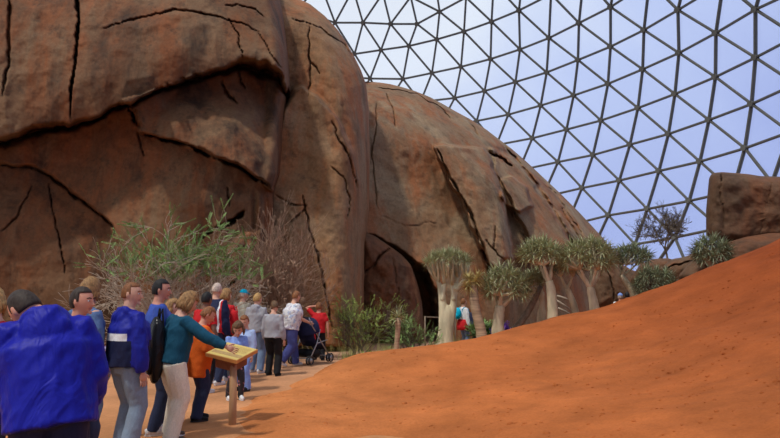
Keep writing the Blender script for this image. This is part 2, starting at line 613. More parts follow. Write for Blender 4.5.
# ------------------------------------------------------------------ geodesic dome
def build_dome():
    R = 38.0
    C = np.array([-.25 * R, .85 * R, .32 * R + EYE])
    az = .60
    nu = 12
    th = math.atan(2)

    def ring(k):
        return np.array([math.sin(th) * math.cos(k * 2 * PI / 5), math.sin(th) * math.sin(k * 2 * PI / 5), math.cos(th)])
    V0 = np.array([0, 0, 1.])
    ico = [V0] + [ring(k) for k in range(5)] + [-ring(k) for k in range(5)] + [-V0]
    ico = np.array(ico)
    edges = [(i, j) for i in range(12) for j in range(i + 1, 12) if abs(np.linalg.norm(ico[i] - ico[j]) - 1.0515) < .01]
    es = set(edges)
    faces = [(i, j, k) for i in range(12) for j in range(i + 1, 12) for k in range(j + 1, 12)
             if (i, j) in es and (j, k) in es and (i, k) in es]
    a = ring(3)
    z = np.array([0, 0, 1.])
    v = np.cross(a, z)
    K = np.array([[0, -v[2], v[1]], [v[2], 0, -v[0]], [-v[1], v[0], 0]])
    R1 = np.eye(3) + K + K @ K * (1 - a @ z) / (v @ v)
    Rz = np.array([[math.cos(az), -math.sin(az), 0], [math.sin(az), math.cos(az), 0], [0, 0, 1]])
    T = Rz @ R1
    idx = {}
    V = []

    def vid(p):
        p = p / np.linalg.norm(p)
        k = tuple(np.round(p, 4))
        if k not in idx:
            idx[k] = len(V)
            V.append(p)
        return idx[k]
    tris = []
    for (i, j, k) in faces:
        A, B, D = ico[i], ico[j], ico[k]
        def g(s, t):
            return vid(((nu - s - t) * A + s * B + t * D) / nu)
        for s in range(nu):
            for t in range(nu - s):
                tris.append((g(s, t), g(s + 1, t), g(s, t + 1)))
                if s + t < nu - 1:
                    tris.append((g(s + 1, t), g(s + 1, t + 1), g(s, t + 1)))
    V = np.array(V)
    # merge near duplicates from rounding
    W = V @ T.T
    meas = [
        ('a', {(0,0):(417,24),(1,0):(436.8,39.4),(2,0):(461,66.8),(3,0):(484.6,91),(4,0):(508.3,114.6),(6,0):(558,162),(7,0):(582,188),(8,0):(608.4,215.4),(9,0):(635,244.4),
        (0,1):(439.6,11.7),(1,1):(464,31.5),(1,2):(491.6,21.7),(1,3):(519,10.4),(2,1):(490.6,59),(2,2):(520,49.4),(2,3):(549,38),(2,4):(579,23),(2,5):(610.6,7),
        (3,1):(515.5,82),(3,2):(546.7,72.4),(3,3):(578,60),(3,4):(610.6,46.6),(3,5):(644,30),(3,6):(678,10),
        (4,1):(540.7,105.5),(4,2):(573.7,95.4),(4,3):(608,83.8),(4,4):(642.7,69.3),(4,5):(679,53),(4,6):(716,33),(4,7):(755.5,9.5),
        (5,1):(566.5,129.5),(5,2):(601,120.5),(5,3):(638,108),(5,4):(675,94),(5,5):(715.5,77),(5,6):(755.5,57.6),
        (6,1):(593,155),(6,2):(630,144.6),(6,3):(668.5,134),(6,4):(709,120),(6,5):(751.7,104),
        (7,1):(619.4,180.5),(7,2):(659,171),(7,3):(700,161.6),(7,4):(745,148.3),(8,1):(647.4,209),(8,2):(689.3,201),(9,1):(675,237.5),
        (6,6):(796,84),(7,5):(790,132),(5,7):(797,36),(8,3):(733,191),(9,2):(720,228)}, 0, -1),
        ('b', {(0,1):(409,46),(1,1):(432,73),(2,1):(454.7,98),(3,1):(476.8,121),(0,2):(403,79)}, 0, 1),
        ('c', {(1,1):(381,50),(0,2):(363,22.7),(0,3):(335,22.7),(1,2):(354.6,54),(0,1):(390.5,24)}, 1, 2)]
    src, dst = [], []
    used = {}
    eye = np.array([0, 0, EYE])
    for nm, d, ka, kb in meas:
        for (i, j), (px, py) in d.items():
            p = ((nu - i - j) * V0 + i * ring(ka) + j * ring(kb)) / nu
            p /= np.linalg.norm(p)
            w = T @ p
            n = int(np.argmax(V @ p))
            q = np.array(P(px, py, 1.0)) - eye
            q /= np.linalg.norm(q)
            oc = eye - C
            b = q @ oc
            disc = b * b - (oc @ oc - R * R)
            t = -b + math.sqrt(disc)
            hit = eye + q * t
            src.append(C + R * w)
            dst.append(hit)
            used[n] = hit
    src = np.array(src)
    dst = np.array(dst)
    L = 13.0
    D = np.linalg.norm(src[:, None] - src[None], axis=2)
    Km = np.exp(-(D / L)) + 1e-6 * np.eye(len(src))
    Wt = np.linalg.solve(Km, dst - src)
    Wp = C + R * W
    D2 = np.linalg.norm(Wp[:, None] - src[None], axis=2)
    out = Wp + np.exp(-(D2 / L)) @ Wt
    # stay on the sphere
    r = out - C
    out = C + R * r / np.linalg.norm(r, axis=1)[:, None]
    for n, h in used.items():
        out[n] = h
    keep = out[:, 2] > -1.5
    tri = [t for t in tris if all(keep[i] for i in t)]
    E = set()
    for t in tri:
        for i in range(3):
            a, b = t[i], t[(i + 1) % 3]
            E.add((min(a, b), max(a, b)))
    mb = MB()
    Cv = Vector(C)
    for a, b in E:
        p, q = Vector(out[a]), Vector(out[b])
        rad = (((p + q) / 2) - Cv).normalized()
        mb.tube([p, q], [(.11, .17)] * 2, 6, ref=rad.cross((q - p).normalized()))
    hub = MB()
    vset = set(i for t in tri for i in t)
    for i in vset:
        p = Vector(out[i])
        nrm = (p - Cv).normalized()
        hub.tube([p - nrm * .22, p + nrm * .12], [.24, .24], 8)
    pn = MB()
    for t in tri:
        c = (out[t[0]] + out[t[1]] + out[t[2]]) / 3
        pn.add([Vector(out[i] + (out[i] - C) / R * .14) for i in t], [(0, 1, 2)])
    root = empty('ceiling', (float(C[0]), float(C[1]), 0))
    tag(root, 'geodesic dome roof of dark triangular struts and clear panes', 'dome roof', kind='structure')
    a = link('frame', mb.mesh('frame'), M['strut'], smooth=False)
    b = link('hubs', hub.mesh('hubs'), M['strut'], smooth=False)
    c = link('glazing', pn.mesh('glazing'), M['pane'], smooth=False)
    rebase(root, [a, b, c])
    # low concrete ring the dome stands on
    ringmb = MB()
    zb = -1.6
    rr = math.sqrt(R * R - C[2] ** 2) + .2
    k = 96
    pts = [(C[0] + rr * math.cos(2 * PI * i / k), C[1] + rr * math.sin(2 * PI * i / k)) for i in range(k)]
    vs = []
    for x, y in pts:
        vs += [(x, y, -.5), (x, y, .45)]
    fs = [(2 * i, 2 * ((i + 1) % k), 2 * ((i + 1) % k) + 1, 2 * i + 1) for i in range(k)]
    ringmb.add(vs, fs)
    o = link('wall_ring', ringmb.mesh('wall_ring'), M['rock_d'])
    tag(o, 'low ring wall at the foot of the dome', 'wall', kind='structure')


build_dome()


# ------------------------------------------------------------------ rocks
def seg_dist(px, py, line):
    """distance of grid points to a polyline, in photo pixels, and the fraction along it"""
    best = np.full(px.shape, 1e9)
    fr = np.zeros(px.shape)
    tot = sum(math.dist(line[i], line[i + 1]) for i in range(len(line) - 1))
    acc = 0
    for i in range(len(line) - 1):
        (x0, y0), (x1, y1) = line[i], line[i + 1]
        L = math.dist(line[i], line[i + 1])
        t = np.clip(((px - x0) * (x1 - x0) + (py - y0) * (y1 - y0)) / (L * L + 1e-9), 0, 1)
        d = np.hypot(px - x0 - t * (x1 - x0), py - y0 - t * (y1 - y0))
        m = d < best
        best = np.where(m, d, best)
        fr = np.where(m, (acc + t * L) / tot, fr)
        acc += L
    return best, fr


def inside(px, py, poly):
    r = np.zeros(px.shape, bool)
    n = len(poly)
    for i in range(n):
        x0, y0 = poly[i]
        x1, y1 = poly[(i + 1) % n]
        c = ((y0 > py) != (y1 > py)) & (px < (x1 - x0) * (py - y0) / (y1 - y0 + 1e-12) + x0)
        r ^= c
    return r


def smooth(t):
    t = np.clip(t, 0, 1)
    return t * t * (3 - 2 * t)


def wob(px, py, amt, sc=.05, seed=0):
    p = np.stack([px * sc, py * sc, 0 * px], -1)
    return px + amt * fbm(p, 3, 31 + seed), py + amt * fbm(p, 3, 77 + seed)


def crack(px, py, line, width, depth, soft=1.0):
    a, b = wob(px, py, 1.2, .11, int(line[0][0]) % 13)
    d, f = seg_dist(a, b, line)
    w = width * .62 * (.35 + .65 * np.sin(np.clip(f, .03, .97) * PI)) * (.85 + .4 * fbm(np.stack([f * 9, 0 * f, 0 * f], -1), 2, 9))
    w = np.maximum(w, .8)
    return depth * (1 - smooth(d / w)) * smooth(f / .08 + .1) * smooth((1 - f) / .12 + .1)


def slab(px, py, poly, h, ramp_w, side=None, fade=60):
    """region raised by h; its rim slopes over ramp_w outside the outline; inward the step fades to nothing over `fade` px"""
    a, b = wob(px, py, 1.6, .07, 3)
    line = poly + [poly[0]]
    d, _ = seg_dist(a, b, line if side is None else side)
    ins = inside(a, b, poly)
    if side is None:
        return np.where(ins, h, h * (1 - smooth(d / ramp_w)))
    # only the `side` line is a true step: height is full at that line and fades away from it inside
    return np.where(ins, h * (1 - smooth(d / fade)), np.where(d < ramp_w, h * (1 - smooth(d / ramp_w)), 0))


def cliff(name, ys, left, right, depth_fn, step_px, mat, label, back=3.0, nback=5, topback=True):
    """rows of points between a left and a right outline; depth_fn gives each point its distance"""
    ly = np.interp(ys, [p[1] for p in left], [p[0] for p in left])
    ry = np.interp(ys, [p[1] for p in right], [p[0] for p in right])
    n = int(max((ry - ly)) / step_px)
    s = np.linspace(0, 1, n)
    s = 1 - (1 - s) ** 1.0
    PX = ly[:, None] + (ry - ly)[:, None] * s[None, :]
    PY = np.repeat(ys[:, None], n, 1)
    sil = list(zip(ry.tolist(), ys.tolist()))
    D = depth_fn(PX, PY, sil)
    V = Pn(PX, PY, D)
    nr = len(ys)
    # carry the surface over the right outline and the top edge, away behind
    ex = []
    for k in range(1, nback + 1):
        t = k / nback
        q = V[:, -1].copy()
        q[:, 1] += back * t ** 1.3 * 1.0
        q[:, 0] += -.25 * back * t ** 2
        q[:, 2] -= .12 * back * t ** 2
        ex.append(q)
    V = np.concatenate([V] + [e[:, None] for e in ex], 1)
    if topback:
        tp = []
        for k in range(nback, 0, -1):
            t = k / nback
            q = V[0].copy()
            q[:, 1] += back * t ** 1.3
            q[:, 2] -= .3 * back * t ** 2
            tp.append(q)
        V = np.concatenate([np.array(tp), V], 0)
    nr, nc = V.shape[:2]
    fs = []
    for j in range(nr - 1):
        for i in range(nc - 1):
            a = j * nc + i
            fs.append((a, a + nc, a + nc + 1, a + 1))
    me = bpy.data.meshes.new(name)
    me.from_pydata(V.reshape(-1, 3).tolist(), [], fs)
    o = link(name, me, mat)
    tag(o, label, 'rock')
    return o


def rock_noise(PX, PY, Y, big=.35, mid=.12, small=.035, seed=0):
    W = Pn(PX, PY, Y)
    return (big * fbm(W * .22, 2, seed) + mid * fbm(W * [.7, .7, .4], 2, seed + 5) + small * fbm(W * 3.2, 3, seed + 9)
            - .10 * np.abs(fbm(W * [1.1, 1.1, .6] + 3, 2, seed + 21)))


# --- A: the great left wall
def depth_A(PX, PY, sil):
    Y = 17.6 + 0 * PX
    Y = Y + 1.1 * smooth((PX - 0) / -260)
    Y = Y + (PX / 290) * 1.2
    # upper slab bulges out, the top leans back
    up = [(-240, 172), (-40, 150), (0, 139), (30, 128), (70, 122), (95, 116), (140, 97), (180, 80), (215, 68), (240, 60), (255, 58), (268, 60), (280, 70), (288, 88)]
    a, b = wob(PX, PY, 2.5, .07, 5)
    yl = np.interp(a, [p[0] for p in up], [p[1] for p in up])
    s = b - yl            # >0 below the overhang
    bandw = np.interp(a, [0, 60, 110, 160, 235, 262, 285], [9, 7, 4.5, 4.5, 7, 17, 12])
    over = np.interp(a, [-200, 0, 110, 235, 265, 290], [1.6, 1.6, 1.2, 1.2, 2.0, .9])
    Y = Y + np.where(s > 0, over * smooth(s / bandw) - over * .7 * smooth((s - bandw) / 130), 0)
    Y = Y + 1.4 * np.exp(-((s - bandw * .6) / (bandw * .38)) ** 2)
    Y = Y - np.where(s < 0, .35 * np.exp(-((s + 30) / 45) ** 2), 0)
    # lean back towards the top
    Y = Y + np.clip((60 - PY) / 60, 0, 5) ** 1.7 * .55
    Y = Y + np.clip((PX - 150) / 140, 0, 1) ** 2 * np.clip((70 - PY) / 60, 0, 3) * 1.3
    # second slab under the overhang
    p2 = [(122, 100), (128, 107), (135, 112), (141, 130), (155, 135), (185, 142), (215, 155), (240, 165), (258, 177), (272, 188), (277, 178), (281, 90), (250, 60), (180, 80)]
    e2 = [(128, 107), (135, 112), (141, 130), (155, 135), (185, 142), (215, 155), (240, 165), (258, 177), (272, 188)]
    Y = Y - slab(PX, PY, p2, 1.0, 3.5, e2, 80)
    Y = Y + crack(PX, PY, [(126, 104), (134, 114), (140, 128)], 6.5, .8)
    Y = Y + crack(PX, PY + .0, [(x + .5, y + 2.2) for x, y in e2[2:]], 5.0, 1.0)
    # left slab below crack L1 sits back
    Y = Y + slab(PX, PY, [(-220, 160), (0, 163), (12, 167), (30, 167), (45, 173), (60, 184), (80, 200), (98, 213), (112, 226), (115, 235), (80, 290), (-220, 320)], .45, 3,
                 [(-220, 160), (0, 163), (12, 167), (30, 167), (45, 173), (60, 184), (80, 200), (98, 213), (112, 226)], 60)
    for ln, w, d in [([(76, -100), (77, 0), (79, 25), (75, 60), (71, 90), (72, 122)], 3.6, 1.1),
                     ([(100, 30), (122, 22), (150, 15), (175, 10), (190, 11), (205, 14), (225, 18), (262, 32)], 2.0, .35),
                     ([(228, 18), (238, 35), (243, 60)], 1.6, .35), ([(225, 5), (240, 5), (255, 9), (263, 18)], 1.6, .35),
                     ([(0, 163), (12, 167), (30, 167), (45, 173), (60, 184), (80, 200), (98, 213), (112, 226), (116, 236)], 3.0, .5),
                     ([(50, 182), (53, 215), (60, 240), (66, 275)], 1.8, .3), ([(33, 185), (25, 200), (15, 220), (0, 232)], 1.8, .3),
                     ([(222, 80), (224, 90), (236, 104)], 2.8, .4), ([(240, 70), (240, 82), (246, 90)], 2.2, .3),
                     ([(138, 130), (144, 157)], 1.6, .25), ([(8, -60), (10, 0), (9, 60), (2, 100)], 4, .4),
                     ([(227, 188), (229, 208)], 1.8, .35), ([(-40, 30), (-60, 120), (-50, 160)], 3, .5),
                     ([(200, 240), (214, 229), (232, 221), (246, 211)], 5.5, 1.2), ([(222, 290), (232, 284), (248, 274)], 2.2, .5),
                     ([(232, 252), (240, 246), (248, 248)], 3.0, .6), ([(258, 33), (275, 60), (284, 72)], 1.2, .2)]:
        Y = Y + crack(PX, PY, ln, w, d)
    # low buttress at the foot, right
    Y = Y - slab(PX, PY, [(228, 255), (246, 236), (262, 232), (275, 250), (275, 345), (214, 345)], .5, 6)
    # vertical fluting in the recess right of the second slab
    Y = Y + .18 * np.sin(PX * .55) * smooth((PY - 185) / 20) * smooth((PX - 248) / 10)
    # right outline rounds away
    d, _ = seg_dist(PX, PY, sil)
    w = 14.0
    Y = Y + 2.6 * (1 - np.sqrt(np.clip(1 - (1 - np.clip(d / w, 0, 1)) ** 2, 0, 1)))
    return Y + rock_noise(PX, PY, Y, .3, .07, .028, 1) * -1


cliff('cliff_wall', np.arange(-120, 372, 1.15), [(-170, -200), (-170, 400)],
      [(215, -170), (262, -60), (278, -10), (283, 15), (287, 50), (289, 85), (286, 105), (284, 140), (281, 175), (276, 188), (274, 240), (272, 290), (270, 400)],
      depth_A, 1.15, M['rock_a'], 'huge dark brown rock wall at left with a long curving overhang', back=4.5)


# --- B: the tall pillar
def depth_B(PX, PY, sil):
    Y = 22.6 + 0 * PX
    Y = Y - 1.2 * smooth((PY - 60) / 260)
    Y = Y + np.clip((70 - PY) / 60, 0, 4) ** 1.5 * .7
    fr = [(284, 112), (289, 104), (297, 90), (303, 88), (315, 97), (335, 120), (350, 150), (358, 178), (361, 215), (360, 345), (262, 345), (272, 200), (281, 150)]
    Y = Y - slab(PX, PY, fr, 1.3, 5)
    for ln, w, d in [([(309, 25), (309, 60), (309, 100)], 1.7, .5), ([(303, 195), (311, 235), (322, 270), (327, 300), (333, 330)], 2.2, .6),
                     ([(276, 195), (290, 205), (307, 206)], 1.6, .3), ([(307, 206), (292, 220), (278, 228)], 1.6, .3), ([(311, 245), (300, 262), (285, 268)], 1.4, .3),
                     ([(330, 165), (345, 178), (350, 200), (346, 220)], 1.4, .25), ([(290, 18), (320, 28), (345, 45), (358, 66)], 1.6, .3),
                     ([(311, 62), (320, 75)], 1.4, .3), ([(332, 120), (340, 140), (352, 165), (357, 190)], 1.8, .35)]:
        Y = Y + crack(PX, PY, ln, w, d)
    d, _ = seg_dist(PX, PY, sil)
    w = 34.0
    Y = Y + 3.4 * (1 - np.sqrt(np.clip(1 - (1 - np.clip(d / w, 0, 1)) ** 2, 0, 1)))
    return Y - rock_noise(PX, PY, Y, .35, .12, .03, 41)


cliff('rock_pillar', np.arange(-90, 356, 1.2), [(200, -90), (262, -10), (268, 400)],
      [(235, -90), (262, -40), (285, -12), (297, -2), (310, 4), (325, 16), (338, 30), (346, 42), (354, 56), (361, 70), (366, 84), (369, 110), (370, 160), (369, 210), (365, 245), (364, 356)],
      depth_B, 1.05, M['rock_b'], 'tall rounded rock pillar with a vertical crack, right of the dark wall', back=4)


# --- C: the sloping dome of rock
def depth_C(PX, PY, sil):
    Y = 27.0 + (PX - 365) / 245 * 4.5
    Y = Y - 3.2 * smooth((PY - 90) / 240)
    blk = [(436, 146), (445, 144), (465, 148), (483, 150), (494, 170), (503, 200), (508, 240), (512, 275), (490, 262), (475, 228), (462, 198), (447, 172)]
    Y = Y - slab(PX, PY, blk, 1.6, 3)
    # its right face falls away from the ridge
    rid = [(483, 150), (490, 175), (497, 210), (503, 250), (505, 280)]
    rx = np.interp(PY, [p[1] for p in rid], [p[0] for p in rid])
    Y = Y + np.where((PX > rx) & (PY > 145), .9 * smooth((PX - rx) / 14) * smooth((PY - 145) / 10), 0)
    Y = Y - slab(PX, PY, [(502, 180), (512, 178), (524, 188), (531, 207), (522, 211), (507, 204), (502, 196)], 1.0, 2.5)
    Y = Y - slab(PX, PY, [(492, 150), (510, 158), (530, 172), (545, 195), (562, 226), (572, 250), (540, 255), (520, 215), (500, 175)], .8, 4)
    # long ribs on the right flank
    for ln, w, d in [([(500, 140), (520, 165), (540, 190), (556, 214), (570, 240), (580, 262)], 6, .9), ([(530, 165), (560, 200), (585, 240)], 2.0, .35),
                     ([(560, 205), (575, 230), (590, 256)], 2.2, .4),
                     ([(437, 146), (447, 171), (462, 196), (475, 226), (488, 262), (492, 300)], 3.4, 1.0),
                     ([(376, 87), (416, 94), (441, 108), (452, 120)], 1.7, .35), ([(386, 92), (393, 110), (396, 128)], 1.5, .3),
                     ([(490, 152), (500, 158), (513, 166)], 4.2, 1.0), ([(380, 216), (405, 226), (440, 222)], 1.0, .1),
                     ([(495, 225), (494, 250)], 1.3, .3), ([(485, 240), (500, 256), (508, 262)], 1.6, .4), ([(520, 230), (530, 245), (537, 262)], 1.5, .3),
                     ([(456, 104), (470, 122), (480, 140)], 1.5, .3), ([(378, 100), (372, 160), (378, 214)], 1.6, .25)]:
        Y = Y + crack(PX, PY, ln, w, d)
    # the cave under the light face
    cave = [(355, 226), (368, 232), (392, 243), (414, 258), (428, 272), (436, 292), (443, 318), (446, 350), (350, 350)]
    a, b = wob(PX, PY, 2, .08, 8)
    d, _ = seg_dist(a, b, cave[:8])
    ins = inside(a, b, cave)
    Y = Y + np.where(ins, 5.0 * smooth(d / 9), 0)
    Y = Y + crack(PX, PY, [(x - 1.5, y + 3) for x, y in cave[1:8]], 8, 1.2)
    # shadowed recess behind the aloes
    rec = [(505, 262), (540, 262), (575, 262), (612, 268), (618, 340), (500, 340)]
    Y = Y + slab(PX, PY, rec, 1.2, 6)
    d, _ = seg_dist(PX, PY, sil)
    w = 60.0
    Y = Y + 6.0 * (1 - np.sqrt(np.clip(1 - (1 - np.clip(d / w, 0, 1)) ** 2, 0, 1)))
    return Y - rock_noise(PX, PY, Y, .4, .14, .035, 91)


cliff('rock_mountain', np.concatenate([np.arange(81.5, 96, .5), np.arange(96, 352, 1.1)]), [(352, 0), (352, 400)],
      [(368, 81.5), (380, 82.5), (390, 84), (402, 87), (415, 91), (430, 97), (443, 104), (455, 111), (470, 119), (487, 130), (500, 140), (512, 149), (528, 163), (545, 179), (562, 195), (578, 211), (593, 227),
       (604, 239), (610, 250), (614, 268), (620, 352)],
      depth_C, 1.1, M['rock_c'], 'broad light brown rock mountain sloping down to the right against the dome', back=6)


def blob(name, outline, Y, T, mat, label, n_exp=3.0, seed=0, cracks=(), amp=.12, nr=46, base=None, cat='boulder', tilt=(0, 0)):
    """closed boulder: the traced outline swollen towards and away from the viewer"""
    pts = [Vector(p) for p in outline]
    dense = []
    n = len(pts)
    for i in range(n):
        a, b = pts[i], pts[(i + 1) % n]
        k = max(2, int((b - a).length / 1.6))
        for j in range(k):
            dense.append(a.lerp(b, j / k))
    # soften corners
    for _ in range(2):
        dense = [(dense[i - 1] + dense[i] * 2 + dense[(i + 1) % len(dense)]) / 4 for i in range(len(dense))]
    m = len(dense)
    c = sum(dense, Vector((0, 0))) / m
    ox = np.array([q.x for q in dense])
    oy = np.array([q.y for q in dense])
    layers = []
    for sgn in (-1, 1):
        rr = np.sin(np.linspace(0, PI / 2, nr + 1))
        if sgn == 1:
            rr = rr[::-1][1:]
        for r in rr:
            px = c.x + (ox - c.x) * r
            py = c.y + (oy - c.y) * r
            bul = (1 - r ** n_exp) ** (1 / n_exp)
            D = Y + T * (1.0 if sgn == 1 else 0) - sgn * -1 * 0 + (-T * bul if sgn == -1 else T * bul * .6 - T)
            D = D + (px - c.x) * tilt[0] + (py - c.y) * tilt[1] * 1.0
            if sgn == -1:
                for ln, w, dd in cracks:
                    D = D + crack(px, py, ln, w, dd)
            W = Pn(px, py, D)
            D = D - amp * (fbm(W * .9, 3, seed) + .35 * fbm(W * 3.5, 3, seed + 3)) * min(1, (1.02 - r) * 6)
            layers.append(Pn(px, py, D))
    V = np.array(layers)
    L = len(layers)
    fs = []
    for j in range(L - 1):
        for i in range(m):
            a, b = j * m + i, j * m + (i + 1) % m
            fs.append((a, b, b + m, a + m))
    me = bpy.data.meshes.new(name)
    me.from_pydata(V.reshape(-1, 3).tolist(), [], fs)
    bm = bmesh.new()
    bm.from_mesh(me)
    bmesh.ops.remove_doubles(bm, verts=bm.verts, dist=.002)
    bmesh.ops.recalc_face_normals(bm, faces=bm.faces)
    bm.to_mesh(me)
    bm.free()
    o = link(name, me, mat)
    tag(o, label, cat)
    return o


blob('boulder', [(362, 231), (375, 236), (391, 247), (402, 255), (411, 265), (417, 282), (422, 303), (425, 338), (422, 344), (350, 344), (352, 300), (357, 250)], 25.2, 1.2, M['rock_d'],
     'dark reddish wedge boulder in the hollow left of the forked tree', 2.4, 5, [([(391, 248), (380, 257), (364, 274)], 2.2, .35), ([(391, 248), (398, 290), (396, 340)], 1.2, .1)], .2)
blob('boulder', [(709, 178), (712, 173), (722, 172), (735, 173), (748, 174), (760, 176), (790, 177), (840, 180), (870, 215), (850, 250), (800, 246), (770, 241), (752, 243), (735, 246), (716, 241), (706, 236), (706, 210)],
     19.5, 1.5, M['rock_d'], 'big square-edged brown boulder on top of the dune at right', 5, 15,
     [([(722, 173), (719, 190), (723, 207), (724, 232)], 1.8, .14), ([(772, 180), (765, 210), (758, 238)], 2.0, .06)], .12)
blob('boulder', [(678, 276), (690, 262), (704, 252), (722, 244), (745, 237), (770, 233), (800, 233), (860, 240), (880, 290), (760, 300), (690, 300)], 17.6, 1.2, M['rock_d'],
     'low rounded brown boulder under the square boulder', 2.4, 25, [([(740, 238), (722, 250), (705, 268)], 1.6, .1)], .12)
blob('boulder', [(662, 275), (663, 266), (672, 259), (684, 257), (698, 252), (709, 249), (722, 262), (715, 300), (664, 300)], 19.0, .8, M['rock_d'],
     'small dark layered boulder beside the round aloe bush', 2.6, 35, [([(664, 270), (680, 264), (700, 257)], 1.8, .3)], .12)
blob('boulder', [(640, 264), (652, 259), (668, 258), (680, 262), (688, 280), (680, 300), (640, 300), (630, 280)], 21.0, .8, M['rock_d'],
     'small brown boulder behind the round aloe bush', 2.6, 45, [], .12)


blob('boulder', [(596, 262), (606, 256), (618, 262), (632, 270), (645, 275), (650, 290), (648, 312), (592, 312), (590, 285)], 24.0, 1.0, M['rock_d'],
     'dark boulder at the lower right end of the rock mountain, behind the leaning tree', 2.6, 55, [([(600, 262), (612, 280), (616, 300)], 1.6, .2)], .15)


# ------------------------------------------------------------------ plants
def rot_to(d):
    return Vector((0, 0, 1)).rotation_difference(Vector(d).normalized()).to_matrix()


def leaf_blade(mb, base, d, L, w, droop=.3, rnd=random):
    """one fleshy narrow leaf: a three sided tapering blade curving over"""
    d = Vector(d).normalized()
    side = d.cross(Vector((0, 0, 1)))
    if side.length < .1:
        side = Vector((1, 0, 0))
    side.normalize()
    pts = []
    p = Vector(base)
    dd = d.copy()
    for k in range(4):
        pts.append(p.copy())
        p = p + dd * (L / 3)
        dd = (dd + Vector((0, 0, -droop * .4))).normalized()
    rs = [w * .8, w, w * .65, w * .06]
    vs = []
    for q, r in zip(pts, rs):
        up = side.cross(d)
        vs += [q + side * r, q - side * r, q - up * r * .7]
    fs = []
    for k in range(3):
        a = k * 3
        for i in range(3):
            fs.append((a + i, a + (i + 1) % 3, a + 3 + (i + 1) % 3, a + 3 + i))
    mb.add(vs, fs)


def rosette(mb, p, d, size, n, rnd, droop=.25, spread=1.2):
    d = Vector(d).normalized()
    R = rot_to(d)
    for k in range(n):
        a = k * 2.399 + rnd.uniform(-.3, .3)
        t = (k + .5) / n
        el = (t ** .7) * spread * PI / 2 + rnd.uniform(-.12, .12)
        v = R @ Vector((math.sin(el) * math.cos(a), math.sin(el) * math.sin(a), math.cos(el)))
        leaf_blade(mb, Vector(p) - d * (size * .25 * t), v, size * rnd.uniform(.8, 1.1), size * .055, droop, rnd)


def curve_pts(p0, p1, bend, k=6, rnd=None, jit=0):
    p0, p1 = Vector(p0), Vector(p1)
    out = []
    for i in range(k + 1):
        t = i / k
        q = p0.lerp(p1, t) + Vector(bend) * math.sin(PI * t)
        if rnd and 0 < i < k:
            q += Vector((rnd.uniform(-jit, jit), rnd.uniform(-jit, jit), rnd.uniform(-jit, jit)))
        out.append(q)
    return out


def aloe_tree(label, Y, trunk, width, limbs, canopy, n_tips, leaf=.22, mats=('trunk_pale', 'aloe'), seed=0, sink=.25, name='quiver_tree', flat=0, low=1.02, group='quiver trees on the crest of the dune', leaves=27):
    """trunk: [(px,py),...] base to fork; width: px radii; limbs: count of main limbs; canopy: (cx, cy, rx, ry) in photo px"""
    rnd = random.Random(seed)
    s = Y / F
    tp = [P(x, y, Y) for x, y in trunk]
    base = tp[0].copy()
    gz = ground_z(base.x, base.y)
    foot = Vector((base.x, base.y, min(base.z, gz) - sink))
    # trunk foot is carried down to the sand hidden behind the crest
    pts = [foot] + tp
    rads = [width[0] * s * 1.15] + [w * s for w in width]
    wood = MB()
    # smoother trunk
    P2, R2 = [], []
    for i in range(len(pts) - 1):
        for k in range(4):
            t = k / 4
            P2.append(pts[i].lerp(pts[i + 1], t))
            R2.append(rads[i] * (1 - t) + rads[i + 1] * t)
    P2.append(pts[-1])
    R2.append(rads[-1])
    for _ in range(2):
        P2 = [P2[0]] + [(P2[i - 1] + P2[i] * 2 + P2[i + 1]) / 4 for i in range(1, len(P2) - 1)] + [P2[-1]]
    R2 = [r * rnd.uniform(.94, 1.07) for r in R2]
    wood.tube(P2, R2, 12)
    fol = MB()
    cx, cy, rx, ry = canopy
    cc = P(cx, cy + ry * .62, Y)
    RX, RY, RZ = rx * s, rx * s * .85, ry * s * 1.5
    fork = pts[-1]
    tips = []
    golden = 2.399
    for k in range(n_tips):
        # points spread over the upper shell of the crown
        t = (k + .5) / n_tips
        zz = 1 - low * t
        rr = math.sqrt(max(0, 1 - min(1, zz * zz)))
        a = k * golden + rnd.uniform(-.2, .2)
        q = cc + Vector((RX * rr * math.cos(a), RY * rr * math.sin(a), RZ * zz)) * rnd.uniform(.74, .92)
        tips.append(q)
    # main limbs: cluster tips by direction
    heads = []
    for i in range(limbs):
        a = 2 * PI * i / limbs + rnd.uniform(-.3, .3)
        h = fork.lerp(cc, .60) + Vector((RX * .40 * math.cos(a), RY * .40 * math.sin(a), .1 * RZ))
        if limbs == 1:
            h = fork.lerp(cc, .5)
        heads.append(h)
        wood.tube(curve_pts(fork - Vector((0, 0, R2[-1] * .4)), h, (0, 0, -.04 * (h - fork).length), 5, rnd, .01), [R2[-1] * (.75 - .07 * j) * (1 if limbs < 3 else .85) for j in range(6)], 8)
    r1 = R2[-1] * .46
    for q in tips:
        h = min(heads, key=lambda u: (u - q).length + rnd.uniform(0, .08))
        out = (q - h)
        bend = Vector((0, 0, -.12 * out.length))
        mid = h.lerp(q, .55) + Vector((rnd.uniform(-.04, .04), rnd.uniform(-.04, .04), -.05 * out.length))
        wood.tube([h, h.lerp(mid, .5) + bend * .3, mid, mid.lerp(q, .6), q], [max(.012, r1 * f) for f in (1, .85, .7, .55, .45)], 6)
        for j in range(1 if n_tips > 14 else 2):
            q2 = q + Vector((rnd.uniform(-1, 1) * RX, rnd.uniform(-1, 1) * RY, rnd.uniform(-.2, .6) * RZ)) * .14 if j else q
            if j:
                wood.tube([mid, q2], [max(.01, r1 * .5), max(.009, r1 * .35)], 5)
            d = (q2 - cc)
            d.z = d.z * .7 + RZ * .25
            rosette(fol, q2, d, leaf * rnd.uniform(.85, 1.15), leaves, rnd, .25, 1.25)
    root = empty(name, foot)
    tag(root, label, 'tree', group)
    a = link('trunk', wood.mesh('trunk'), M[mats[0]])
    b = link('foliage', fol.mesh('foliage'), M[mats[1]], smooth=False)
    rebase(root, [a, b])
    return root


